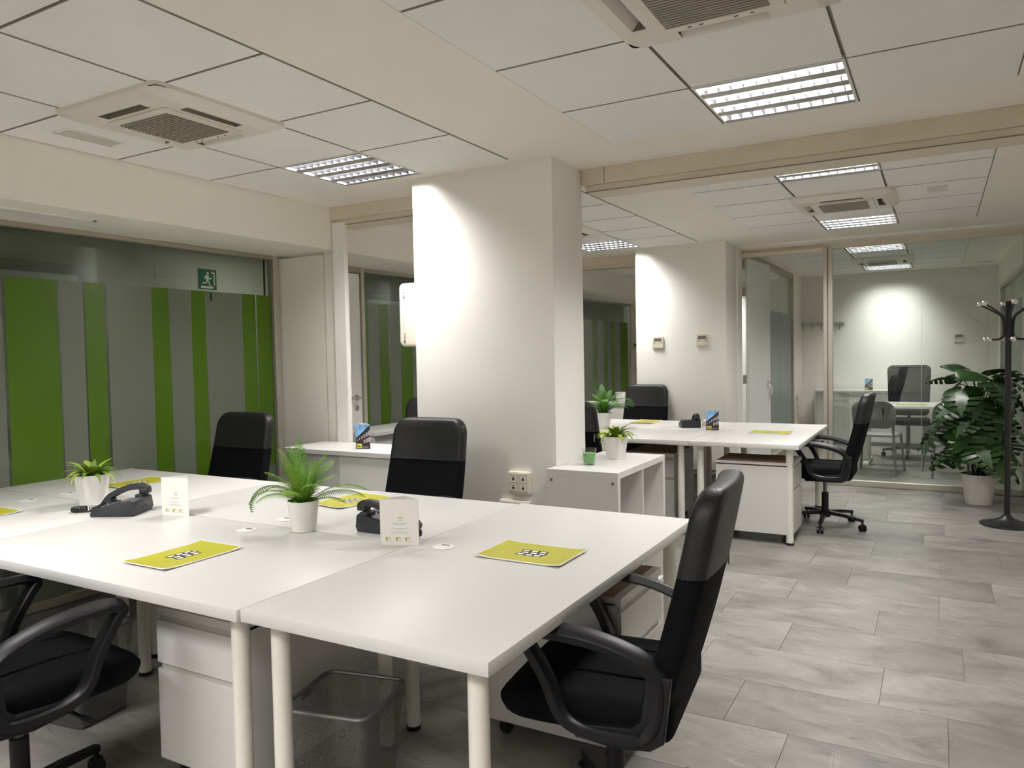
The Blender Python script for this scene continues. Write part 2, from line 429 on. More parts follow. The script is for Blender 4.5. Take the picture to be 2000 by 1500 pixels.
# cells used by fixtures: (field, col, row)
light_cells = {(0, 1, 1), (0, 1, 5), (1, 1, 5), (2, 1, 0), (2, 1, 4), (3, 1, 0), (3, 1, 4), (4, 1, 0), (4, 1, 4), (5, 1, 0), (5, 1, 4), (6, 1, 0), (6, 1, 1), (7, 1, 0), (7, 1, 1), (6, 2, 1), (7, 0, 1)}
ac_cells = {(0, 1, 3), (1, 1, 3), (2, 1, 2), (3, 1, 2), (5, 1, 2)}
cells = {}
for fi, ((x0, x1), (y0, y1), nr) in enumerate(fields):
    cw = (x1-x0)/3; ch = (y1-y0)/nr
    g = B()
    for i in range(4):
        xx = x0+cw*i; g.box(xx-.012, xx+.012, y0, y1, ZC+.014, ZC+.03)
    for j in range(nr+1):
        yy = y0+ch*j; g.box(x0, x1, yy-.012, yy+.012, ZC+.014, ZC+.03)
    gb = g.build('grid_bar', GRID, ceil, smooth=False)
    for i in range(3):
        for j in range(nr):
            cells[(fi, i, j)] = (x0+cw*i, x0+cw*(i+1), y0+ch*j, y0+ch*(j+1))
            if (fi, i, j) in light_cells: continue
            o = ctile(cw, ch); o.location = (x0+cw*i, y0+ch*j, ZC)
# ---- soffits
o = B().box(-4.62, -3.92, -1.9, 12.8, 2.223, ZC+.07).build('ceiling_soffit', PLASTER, smooth=False); struct(o, 'plaster bulkhead over the striped glass')
o = B().box(-7.0, -4.62, -1.9, 12.8, 2.45, 2.6).build('ceiling_corridor', CORR, smooth=False); struct(o, 'corridor ceiling behind the glass')
# ---- walls
def wall(name, x0, x1, y0, y1, z0, z1, m=PLASTER, label=None):
    return struct(B().box(x0, x1, y0, y1, z0, z1).build(name, m, smooth=False), label)
wall('wall_front', -6.2, 2.2, -2.0, -1.9, 0, 2.7, PAINTW, label='wall behind the viewpoint')
wall('wall_back', -4.62, 2.2, 12.5, 12.6, 0, 2.7, PAINTW, 'pale far wall of the office')
wall('wall_right', .80, .90, -1.9, 8.46, 0, 2.7, PAINTW, label='plain right wall')
wall('wall_right_upper', .72, .90, 8.56, 12.5, 2.2, 2.7, label='plaster band over the right office glass')
wall('wall_corridor', -6.1, -6.0, -1.9, 12.8, 0, 2.6, CORR, 'corridor wall behind the striped glass')
wall('wall_corridor_right', 2.1, 2.2, 7.0, 12.8, 0, 2.7, CORR, 'corridor wall right of the office')
wall('ceiling_corridor_right', .90, 2.2, 7.0, 12.8, 2.45, 2.6, CORR)
wall('wall_corridor_end', .90, 2.2, 7.0, 7.1, 0, 2.7, CORR)
wall('wall_corridor_rear', -6.2, -4.6, 12.6, 12.7, 0, 2.6, CORR)
# column 1 / 2
struct(B().box(-2.875, -1.90, 3.86, 4.27, 0, ZC+.02, .004, 2).build('column', PAINTW), 'near white column with two outlet boxes')
struct(B().box(-2.853, -1.885, 7.80, 8.25, 0, ZC+.02, .004, 2).build('column', PAINTW), 'far white column with two thermostats')
wall('wall_pier', -1.93, -1.87, 8.25, 8.44, 0, ZC, PAINTW, 'narrow pier between the far column and the door frame')
# wall end panel at left, pilaster
b = B(); b.box(-4.53, -4.045, 4.30, 4.36, .0, 2.205); b.box(-4.03, -3.915, 4.29, 4.36, 0, 2.223)
struct(b.build('wall_panel', PLASTER, smooth=False), 'beige end panel beside the striped glass')
struct(B().box(-3.91, -3.797, 4.252, 4.295, 0, 2.42, .003, 1).build('wall_pilaster', PAINTW), 'white pilaster carrying the left header')
# headers
def header(name, x0, x1, y, z1, label):
    r = sroot(name, label)
    B().box(x0, x1, y, y+.26, 2.44, ZC, .002, 1).build('casing', BEIGE, r)
    B().box(x0+.02, x1, y+.02, y+.24, 2.402, 2.44, .002, 1).build('track', BEIGE, r)
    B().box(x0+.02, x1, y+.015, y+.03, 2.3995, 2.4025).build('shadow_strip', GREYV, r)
    return r
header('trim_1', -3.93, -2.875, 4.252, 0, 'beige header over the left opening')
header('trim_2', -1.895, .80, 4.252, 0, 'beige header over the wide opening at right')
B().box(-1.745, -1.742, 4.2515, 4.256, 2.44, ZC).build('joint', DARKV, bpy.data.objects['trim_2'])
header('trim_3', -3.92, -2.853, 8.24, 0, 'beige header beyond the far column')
r = sroot('trim_4', 'beige header over the office glass')
B().box(-1.885, .80, 8.24, 8.60, 2.505, ZC, .002, 1).build('casing', PLASTER, r)
B().box(-1.936, .80, 8.46, 8.56, 2.47, 2.505).build('track', BEIGE, r)
# ---- left glass partition room 1
def partition(name, x, y0, y1, ztop, joints, label, yend_post=True, ystart_post=False):
    r = sroot(name, label)
    B().box(x-.03, x+.03, y0, y1+.04, ztop-.03, ztop, .003, 1).build('head_rail', BRONZE, r)
    B().box(x-.03, x+.03, y0, y1+.04, 0, .05, .003, 1).build('base_rail', BRONZE, r)
    if yend_post: B().box(x-.035, x+.035, y1-.0, y1+.055, 0, ztop, .003, 1).build('post', FRAMEL, r)
    if ystart_post: B().box(x-.035, x+.035, y0-.055, y0, 0, ztop, .003, 1).build('post', FRAMEL, r)
    ed = [y0]+joints+[y1]
    for a, c in zip(ed, ed[1:]):
        B().box(x-.005, x+.005, a+.002, c-.002, .05, ztop-.03).build('pane', GLASSC, r, smooth=False)
    return r
def stripes(r, x, lst, frost, zt=1.915, zb=.60):
    for a, c in lst:
        B().box(x+.0055, x+.0065, a, c, zb, zt).build('green_stripe', FILMG, r, smooth=False)
    for a, c in frost:
        B().box(x+.0055, x+.0065, a, c, .30, zt).build('frosted_stripe', FILMF, r, smooth=False)
    a = min(v[0] for v in lst+frost); c = max(v[1] for v in lst+frost)
    for p, q in lst: B().box(x+.0055, x+.0065, p, q, .05, zb-.001).build('frosted_stripe', FILMF, r, smooth=False)
XG = -4.53
p1 = partition('wall_left', XG, -1.9, 4.225, 2.223, [-.4, 1.4, 3.223], 'glass partition with green and frosted stripes')
B().box(XG-.036, XG-.03, 4.185, 4.2, 0, 2.2).build('gasket', DARKV, p1)
stripes(p1, XG, [(1.2, 1.5), (1.75, 1.95), (2.286, 2.575), (2.737, 2.864), (3.189, 3.318), (3.492, 3.610), (3.933, 4.060), (4.072, 4.215)],
        [(-.3, 1.18), (1.52, 1.74), (1.97, 2.270), (2.583, 2.728), (2.880, 3.186), (3.321, 3.489), (3.614, 3.930)])
# room 2 left: door + glass
p2 = partition('wall_left_middle', XG, 5.285, 8.2, 2.223, [6.4, 7.3], 'striped glass of the middle room')
stripes(p2, XG, [(5.287, 5.352), (5.514, 5.652), (5.833, 6.013), (6.35, 6.5), (6.8, 7.0)], [(5.356, 5.508), (5.671, 5.829), (6.017, 6.34), (6.51, 6.79), (7.01, 7.4)])
d2 = sroot('door_2', 'white door in the striped glass of the middle room')
B().box(XG-.04, XG+.04, 5.245, 5.285, 0, 2.223, .003, 1).build('frame', FRAMEL, d2)
B().box(XG-.04, XG+.04, 4.36, 4.40, 0, 2.223, .003, 1).build('frame', FRAMEL, d2)
B().box(XG-.04, XG+.04, 4.40, 5.245, 2.172, 2.223, .003, 1).build('frame', BRONZE, d2)
lf = B().box(XG-.02, XG+.022, 4.405, 5.238, .01, 2.168, .002, 1).build('leaf', DOORW, d2)
def lever(parent, p, dirv, length, nrm, mat_=STEEL):
    p = Vector(p); n = Vector(nrm); d = Vector(dirv)
    B().cyl(p, p+n*.008, .026, n=20).cyl(p, p+n*.05, .009, n=10).tube([p+n*.05, p+n*.052+d*.03, p+n*.05+d*length], .0095, 10, smooth=4).build('handle', mat_, parent)
lever(lf, (XG+.022, 5.16, 1.066), (0, -1, 0), .12, (1, 0, 0))
B().cyl((XG+.022, 5.16, .975), (XG+.03, 5.16, .975), .026, n=20).build('lock', STEEL, lf)
# room 3 left glass
p3 = partition('wall_left_far', XG, 8.6, 12.0, 2.223, [10.9], 'striped glass beyond the far column')
stripes(p3, XG, [(10.504, 10.65), (10.922, 11.067), (11.216, 11.368), (11.625, 11.95), (9.6, 9.8)],
        [(9.82, 10.50), (10.655, 10.918), (11.071, 11.212), (11.372, 11.62)])
wall('wall_far_left', -4.62, -3.92, 12.04, 12.5, 0, 2.223, PLASTER, 'plaster end beyond the striped glass')
# corridor doors behind the glass
for i, (ya, yb) in enumerate(((2.1, 3.62), (5.9, 6.75), (7.0, 7.8), (10.6, 12.0))):
    d = sroot('door_%d' % (i+4), 'grey corridor door seen through the striped glass')
    B().box(-6.0, -5.97, ya, yb, 0, 2.2, .003, 1).build('frame', CORRD, d)
    B().box(-5.985, -5.96, ya+.06, yb-.06, 0.01, 2.12, .003, 1).build('leaf', DOORW, d)
# ---- office glass front
og = sroot('window_1', 'clear glass front of the office')
YG = 8.48
B().box(-1.0, -.955, YG-.03, YG+.03, 0, 2.47, .003, 1).build('post', FRAMEL, og)
B().box(.685, .80, YG-.03, YG+.03, 0, 2.47, .003, 1).build('post', FRAMEL, og)
B().box(-.955, .685, YG-.03, YG+.03, 0, .062, .004, 1).build('base_rail', FRAMEL, og)
B().box(-.955, .685, YG-.02, YG+.02, 2.45, 2.47).build('head_rail', BEIGE, og)
for a, c in ((-.953, -.146), (-.143, .683)):
    B().box(a, c, YG-.005, YG+.005, .062, 2.45).build('pane', GLASS, og, smooth=False)
B().box(-.146, -.143, YG-.005, YG+.005, .062, 2.45).build('joint', mat('silicone', (.5, .55, .52), .4), og, smooth=False)
d1 = sroot('door_1', 'office door standing open into the office')
B().box(-1.936, -1.892, YG-.05, YG+.05, 0, 2.47, .004, 1).build('frame', FRAMEL, d1)
B().box(-1.043, -1.003, YG-.05, YG+.05, 0, 2.47, .004, 1).build('frame', FRAMEL, d1)
B().box(-1.892, -1.043, YG-.05, YG+.05, 2.43, 2.47, .004, 1).build('frame', BEIGE, d1)
B().box(-1.003, -1.0, YG-.02, YG+.02, 0, 2.47).build('gasket', DARKV, d1)
lf = B().box(0, .84, -.04, 0, .01, 2.42, .002, 1).build('leaf', DOORW, d1, loc=(-1.845, 8.53, 0)); lf.rotation_euler = (0, 0, R(86))
for z in (2.36, 2.06, 1.10, .25):
    B().cyl((-1.85, 8.50, z-.05), (-1.85, 8.50, z+.05), .011, n=10).box(-1.875, -1.85, 8.49, 8.5, z-.05, z+.05).build('hinge', STEEL, d1)
lever(lf, (.77, -.04, 1.09), (-1, 0, 0), .12, (0, -1, 0), CHROME)
b = B(); b.cyl((.77, -.04, .99), (.77, -.05, .99), .026, n=18).box(.765, .775, -.075, -.05, .975, .99).box(.755, .79, -.078, -.074, .90, .975, .004, 1).box(.775, .80, -.082, -.079, .88, .96, .004, 1)
b.build('lock', CHROME, lf)
# office side partitions
op = sroot('window_2', 'frosted glass on the left of the office')
XO = -1.86
B().box(XO-.03, XO+.03, 8.58, 11.55, 2.43, 2.50).build('head_rail', BRONZE, op)
B().box(XO-.03, XO+.03, 8.58, 11.55, 0, .06).build('base_rail', BRONZE, op)
B().box(XO-.035, XO+.035, 11.5, 11.58, 0, 2.50).build('post', FRAMEL, op)
for a, c in ((8.58, 9.45), (9.453, 10.55), (10.553, 11.5)):
    B().box(XO-.005, XO+.005, a, c, .06, 2.43).build('pane', GLASS, op, smooth=False)
    B().box(XO+.0055, XO+.007, a+.002, c-.002, .35, 1.92).build('frosted_film', FILMO, op, smooth=False)
wall('wall_office_left', XO-.07, XO-.0, 11.58, 12.5, 0, ZC, PLASTER, 'short plaster wall with a socket strip')
wall('wall_office_left_band', XO-.04, XO+.04, 8.5, 11.58, 2.50, ZC, PLASTER)
o2 = sroot('window_3', 'glass on the right of the office')
B().box(.70, .76, 8.58, 11.75, 2.16, 2.2).build('head_rail', FRAMEL, o2)
B().box(.70, .76, 8.58, 11.75, 0, .06).build('base_rail', FRAMEL, o2)
B().box(.70, .76, 11.70, 11.78, 0, 2.2).build('post', FRAMEL, o2)
B().box(.70, .76, 8.52, 8.58, 0, 2.2).build('post', FRAMEL, o2)
for a, c in ((8.58, 9.3), (9.303, 10.4), (10.403, 11.7)):
    B().box(.726, .736, a, c, .06, 2.16).build('pane', GLASSC, o2, smooth=False)
    B().box(.7235, .7255, a+.002, c-.002, .3, 1.9).build('frosted_film', filmmat('green_grey_film', (.16, .26, .19)), o2, smooth=False)
wall('wall_office_right', .72, .80, 11.78, 12.5, 0, 2.2, PLASTER)

# ================================================================== CEILING FIXTURES
def make_light(label, cell, near=True):
    x0, x1, y0, y1 = cell; cx, cy_ = (x0+x1)/2, (y0+y1)/2
    t = thing('ceiling_light', label, 'ceiling light', (cx, cy_, ZC), 0, 'louvred fluorescent ceiling lights')
    W = .575; D = .575; h = W/2
    b = B()
    for a, c, e, f in ((-.298, .298, -.298, -h), (-.298, .298, h, .298), (-.298, -h, -h, h), (h, .298, -h, h)): b.box(a, c, e, f, -.003, .02)
    b.box(-.298, .298, -.298, .298, .085, .09)
    for a, c, e, f in ((-.298, .298, -.298, -.29), (-.298, .298, .29, .298), (-.298, -.29, -.29, .29), (.29, .298, -.29, .29)): b.box(a, c, e, f, .02, .085)
    b.build('housing', GRID, t, smooth=False)
    pitch = D/4; bar = .062
    for k in range(5):
        yb = -h+pitch*k
        a, c = (yb-bar/2 if k > 0 else yb), (yb+bar/2 if k < 4 else yb)
        # bar with sloping reflector flanks
        pr = [(a, 0), (c, 0), (yb+.006, .038), (yb-.006, .038)]
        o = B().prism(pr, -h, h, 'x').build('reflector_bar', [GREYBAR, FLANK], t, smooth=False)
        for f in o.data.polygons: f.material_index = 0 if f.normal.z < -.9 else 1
    for k in range(4):
        yc = -h+pitch*(k+.5)
        B().cyl((-h+.02, yc, .058), (h-.02, yc, .058), .008, n=8).build('tube', TUBE, t)
        ya, yb = yc-pitch/2+bar/2, yc+pitch/2-bar/2
        n = 11
        for i in range(n):
            xx = -h+W*(i+.5)/n
            if near:
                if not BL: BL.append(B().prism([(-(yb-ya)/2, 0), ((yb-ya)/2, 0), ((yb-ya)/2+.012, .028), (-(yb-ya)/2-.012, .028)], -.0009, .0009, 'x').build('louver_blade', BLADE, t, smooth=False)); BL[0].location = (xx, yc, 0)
                else: share(BL[0], 'louver_blade', t, (xx, yc, 0))
        if not near:
            b = B()
            for i in range(n):
                xx = -h+W*(i+.5)/n
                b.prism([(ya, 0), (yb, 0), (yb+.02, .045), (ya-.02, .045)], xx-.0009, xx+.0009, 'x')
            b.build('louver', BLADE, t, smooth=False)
    L = bpy.data.lights.new('lamp', 'AREA'); L.shape = 'RECTANGLE'; L.size = .54; L.size_y = .54; L.energy = LAMP_W; L.color = LAMP_C
    lo = bpy.data.objects.new('lamp', L); COL.objects.link(lo); lo.parent = t; lo.location = (0, 0, .08)
    return t
BL = []
GREYBAR = mat('louvre_bar', (.46, .45, .42), .35, metal=.8)
FLANK = mat('glare_dimmed_flank', (.020, .0205, .024), .5, spec=.1)  # bright flanks coloured near-black to hold down the lamp glare
BLADE = mat('glare_dimmed_blade', (.007, .0072, .009), .4, spec=.12)  # blades coloured near-black too, so the lit louvre cells show dark lines
make_light('louvred ceiling light beside the near white column', cells[(0, 1, 5)])
make_light('louvred ceiling light in the near right tile field, largest of all', cells[(1, 1, 5)])
make_light('louvred ceiling light in the near left field over the seats behind', cells[(0, 1, 1)], False)
make_light('louvred ceiling light just beyond the wide beige header', cells[(3, 1, 0)])
make_light('louvred ceiling light in front of the office glass header', cells[(3, 1, 4)])
make_light('louvred ceiling light beyond the left opening, hidden by the near column', cells[(2, 1, 0)], False)
make_light('louvred ceiling light right beside the far white column', cells[(2, 1, 4)])
make_light('louvred ceiling light inside the office, just behind its glass front', cells[(5, 1, 0)], False)
make_light('louvred ceiling light inside the office, near its back wall', cells[(5, 1, 4)], False)
make_light('louvred ceiling light beyond the far column header', cells[(4, 1, 0)], False)
make_light('louvred ceiling light at the far end beyond the far column', cells[(4, 1, 4)], False)
make_light('louvred ceiling light behind the viewpoint, left row front', cells[(6, 1, 1)], False)
make_light('louvred ceiling light behind the viewpoint, left row rear', cells[(6, 1, 0)], False)
make_light('louvred ceiling light behind the viewpoint, right row front', cells[(7, 1, 1)], False)
make_light('louvred ceiling light behind the viewpoint, right row rear', cells[(7, 1, 0)], False)
make_light('added louvred fill light behind the viewpoint, second of the left row', cells[(6, 2, 1)], False)  # added unseen fixture that brightens the drawer and desk fronts
make_light('added louvred fill light behind the viewpoint, first of the right row', cells[(7, 0, 1)], False)  # its added counterpart on the right, also out of view, for frontal fill
# small lamp in the corridors
for i, p in enumerate(((-5.2, 5.0, 2.44), (-5.2, 10.2, 2.44), (1.5, 10.5, 2.44))):
    t = thing('corridor_downlight', ['round corridor downlight behind the near striped glass', 'round corridor downlight behind the far striped glass', 'round corridor downlight right of the office'][i], 'ceiling light', p)
    B().cyl((0, 0, -.008), (0, 0, .01), .09, n=24).build('trim_ring', GRID, t)
    B().cyl((0, 0, -.010), (0, 0, -.008), .07, n=24).build('diffuser', mat('downlight_glow%d' % i, (.9, .9, .9), .5, emit=((1, .97, .92), 120 if i < 2 else 30)), t)

# air conditioners
def make_ac(label, cell):
    x0, x1, y0, y1 = cell
    t = thing('ceiling_air_conditioner', label, 'air conditioner', ((x0+x1)/2, (y0+y1)/2, ZC), 0, 'ceiling cassette units')
    # panel ring: built from 4 trapezoid sides with slots left open
    b = B()
    b.prism(rrect(-.345, .345, -.345, .345, .03), -.012, -.006, 'z')
    b.build('back_plate', DARKV, t)
    b = B(); zo, zi = -.020, -.047
    # frame: outer bevelled pan with slots (9-patch)
    xs_ = [-.345, -.285, -.232, -.145, .145, .232, .285, .345]
    def zz(x, y):
        m_ = max(abs(x), abs(y)); return zi if m_ <= .29 else zi+(zo-zi)*(m_-.29)/.055
    xs2 = [-.345, -.29, -.275, -.225, -.145, .145, .225, .275, .29, .345]
    for i in range(9):
        for j in range(9):
            a, c, e, f = xs2[i], xs2[i+1], xs2[j], xs2[j+1]
            slot = (i == 4 and j in (2, 6)) or (j == 4 and i in (2, 6))
            if slot: continue
            b.quad([(a, e, zz(a, e)), (a, f, zz(a, f)), (c, f, zz(c, f)), (c, e, zz(c, e))])
    bmesh.ops.remove_doubles(b.bm, verts=b.bm.verts, dist=1e-5)
    # outer rim
    b.sweep([(x, y, -.010) for x, y in rrect(-.342, .342, -.342, .342, .03)], [(-.006, -.010), (.006, -.010), (.006, .008), (-.006, .008)], closed=True, upv=(0, 0, 1))
    b.build('panel', ACWHITE, t, ang=25)
    for (ax, sg) in ((0, 1), (0, -1), (1, 1), (1, -1)):
        b = B()
        m_ = Matrix.Rotation(R(90)*(0 if (ax == 1 and sg == 1) else 1 if (ax == 0 and sg == -1) else 2 if ax == 1 else 3), 4, 'Z')
        b.box(-.145, .145, .223, .2255, -.0465, -.012, M=m_); b.box(-.1465, -.145, .225, .275, -.0465, -.012, M=m_); b.box(.145, .1465, .225, .275, -.0465, -.012, M=m_)
        b.build('slot_wall', GREYV, t, smooth=False)
        # flap
        f = B().prism([(.2752, -.0472), (.2768, -.0462), (.247, -.0125), (.2445, -.0125)], -.1445, .1445, 'x', M=m_).build('flap', ACWHITE, t, smooth=False)
    # intake grille
    b = B()
    b.prism(rrect(-.205, .205, -.205, .205, .015), -.0545, -.0475, 'z', .001, 1); b.build('intake_frame', ACWHITE, t, ang=25)
    B().box(-.163, .163, -.163, .163, -.0552, -.0546).build('intake_void', GREYV, t, smooth=False)
    for k in range(19):
        yy = -.154+k*.308/18
        if not SL: SL.append(B().box(-.163, .163, -.0035, .0035, -.0600, -.0550).build('intake_slat', ACSLAT, t, smooth=False)); SL[0].location = (0, yy, 0)
        else: share(SL[0], 'intake_slat', t, (0, yy, 0))
    for sx in (-.10, -.06, .05, .10):
        B().box(sx, sx+.012, .185, .189, -.0565, -.0545).build('status_mark', DARKV, t, smooth=False)
    return t
SL = []
ACSLAT = mat('intake_slats', (.34, .31, .25), .5)
make_ac('square cassette air conditioner left, in the near left tile field', cells[(0, 1, 3)])
make_ac('square cassette air conditioner cut off by the top of the picture', cells[(1, 1, 3)])
make_ac('square cassette air conditioner between the two middle-room lights', cells[(3, 1, 2)])
make_ac('square cassette air conditioner half hidden behind the near column', cells[(2, 1, 2)])
make_ac('square cassette air conditioner inside the glass office', cells[(5, 1, 2)])
# emergency lamp in tile, smoke detector plate, diffuser in the soffit, office grille
t = thing('emergency_lamp', 'flush rectangular emergency lamp in tile left of the air conditioner', 'emergency light', (-3.63, 2.265, ZC-.004))
B().box(-.062, .062, -.15, .15, -.004, 0, .001, 1).build('frame', GRID, t)
B().box(-.046, .046, -.132, .132, -.0055, -.004).build('diffuser', mat('lamp_diffuser', (.55, .53, .45), .4), t)
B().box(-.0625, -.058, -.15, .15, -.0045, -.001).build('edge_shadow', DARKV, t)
t = thing('emergency_lamp', 'small white square plate on a tile beyond the wide header', 'emergency light', (-.013, 6.13, ZC-.004))
B().box(-.062, .062, -.09, .09, -.012, 0, .002, 1).build('frame', WHITEP, t)
B().box(-.045, .045, -.07, .07, -.014, -.012).build('diffuser', WHITE, t)
def diffuser(label, p, wx, wy):
    t = thing('air_diffuser', label, 'air vent', p)
    b = B()
    for a, c, e, f in ((-wx, wx, -wy, -wy+.02), (-wx, wx, wy-.02, wy), (-wx, -wx+.02, -wy, wy), (wx-.02, wx, -wy, wy)): b.box(a, c, e, f, -.008, 0, .001, 1)
    b.build('frame', GRID, t)
    B().box(-wx+.02, wx-.02, -wy+.02, wy-.02, -.003, 0).build('backing', GREYV, t, smooth=False)
    n = 5
    for i in range(n):
        xx = -wx+.03+(2*wx-.06)*i/(n-1)
        B().box(xx-.008, xx+.008, -wy+.02, wy-.02, -.007, -.003).build('blade', GRID, t, smooth=False)
diffuser('slotted air vent in the soffit above the striped glass', (-4.22, 2.03, 2.223), .09, .56)
diffuser('slotted air vent in the soffit seen past the far column', (-4.2, 10.0, 2.223), .09, .45)
diffuser('small grey air vent in the office ceiling corner', (.54, 11.85, ZC), .10, .09)

# ================================================================== TABLES
def make_table(label, cx, cy_, lx, ly, rz, grommets, group, zt=.74):
    t = thing('desk', label, 'desk', (cx, cy_, 0), rz, group)
    B().box(-lx/2+.001, lx/2-.001, -ly/2+.001, ly/2-.001, zt-.035, zt, .0022, 2).build('tabletop', WHITE, t)
    for sx in (-1, 1):
        for sy_ in (-1, 1):
            px, py = sx*(lx/2-.075), sy_*(ly/2-.075)
            lg = B().cyl((px, py, .018), (px, py, zt-.036), .026, n=24).build('leg', WHITEM, t)
            B().cyl((px, py, 0), (px, py, .020), .0285, n=20, bev=.003).build('foot', BPLAS, lg)
            B().cyl((px, py, zt-.041), (px, py, zt-.0352), .045, n=20).build('mounting_plate', WHITEM, lg)
    for gx, gy in grommets:
        g = B().cyl((gx, gy, zt), (gx, gy, zt+.003), .040, n=32, bev=.001).build('cable_grommet', POTW, t)
        B().box(gx-.022, gx+.012, gy+.014, gy+.024, zt+.003, zt+.0034).build('slot', INK, g, smooth=False)
    return t
GT = 'white desks pushed together into the near island'; GF = 'white desks pushed together into the far island'
T1 = make_table('white desk at the right end of the near island', -1.272, 2.215, .80, 1.61, 0, [(-.27, -.007)], GT)
T2 = make_table('white desk in the near island, front centre, with waste basket beside its drawers', -2.445, 1.795, 1.545, .79, 0, [(.03, .29)], GT)
T3 = make_table('white desk in the near island, back centre, with the fern on its edge', -2.445, 2.600, 1.545, .80, 0, [(.02, -.30)], GT)
T4 = make_table('white desk at the front left of the near island', -3.99, 1.795, 1.545, .79, 0, [(.025, .275)], GT)
T5 = make_table('white desk at the back left of the near island under the striped glass', -3.99, 2.600, 1.545, .80, 0, [(.02, -.33)], GT)
T6 = make_table('white desk at the right end of the far island', -1.262, 6.455, .80, 1.62, 0, [(-.29, .08)], GF)
T7 = make_table('white desk at the front left of the far island', -2.437, 6.045, 1.545, .79, 0, [(.3, .25)], GF)
T8 = make_table('white desk at the back left of the far island', -2.437, 6.85, 1.545, .80, 0, [(.3, -.25)], GF)

# pedestals
def make_ped(label, loc, rz):
    """front faces local -y; origin at the front bottom centre"""
    t = thing('drawer_pedestal', label, 'drawer unit', loc, rz, 'white drawer pedestals under the desks')
    W, D, z0, z1 = .42, .55, .075, .60
    b = B(); b.box(-W/2, W/2, .02, D, z0, z1-.02, .001, 1); b.build('carcass', WHITE, t)
    b = B(); b.box(-W/2, W/2, 0, D, z1-.03, z1-.001, .001, 1); b.box(-W/2+.004, W/2-.004, .03, D-.004, z1-.001, z1, mi=1); b.build('top_board', [WHITE, RAWB], t)
    B().box(-W/2+.012, W/2-.012, .008, .02, z1-.05, z1-.03).build('pull_recess', GREYV2, t, smooth=False)
    B().box(-W/2+.001, W/2-.001, .0, .018, .405, z1-.05, .001, 1).build('drawer', WHITE, t)
    B().box(-W/2+.012, W/2-.012, .008, .02, .385, .405).build('pull_recess', GREYV2, t, smooth=False)
    B().box(-W/2+.001, W/2-.001, .0, .018, z0, .385, .001, 1).build('drawer', WHITE, t)
    for sx in (-1, 1):
        for yy in (.06, D-.06):
            c = B().cyl((sx*.15-.012, yy, .026), (sx*.15+.012, yy, .026), .026, n=16, bev=.004).box(sx*.15-.008, sx*.15+.008, yy-.012, yy+.012, .035, .074).build('caster', BPLAS, t)
    return t
GREYV2 = mat('pull_shadow_rail', (.46, .45, .41), .5)
make_ped('white pedestal with two drawers under the near island, front centre', (-2.10, 1.60, 0), 0)
make_ped('white pedestal beside the nearest black chair', (-.925, 2.56, 0), R(90))
make_ped('white pedestal under the right end of the far island', (-.915, 5.91, 0), R(90))
make_ped('white pedestal under the left part of the far island', (-2.06, 5.90, 0), 0)

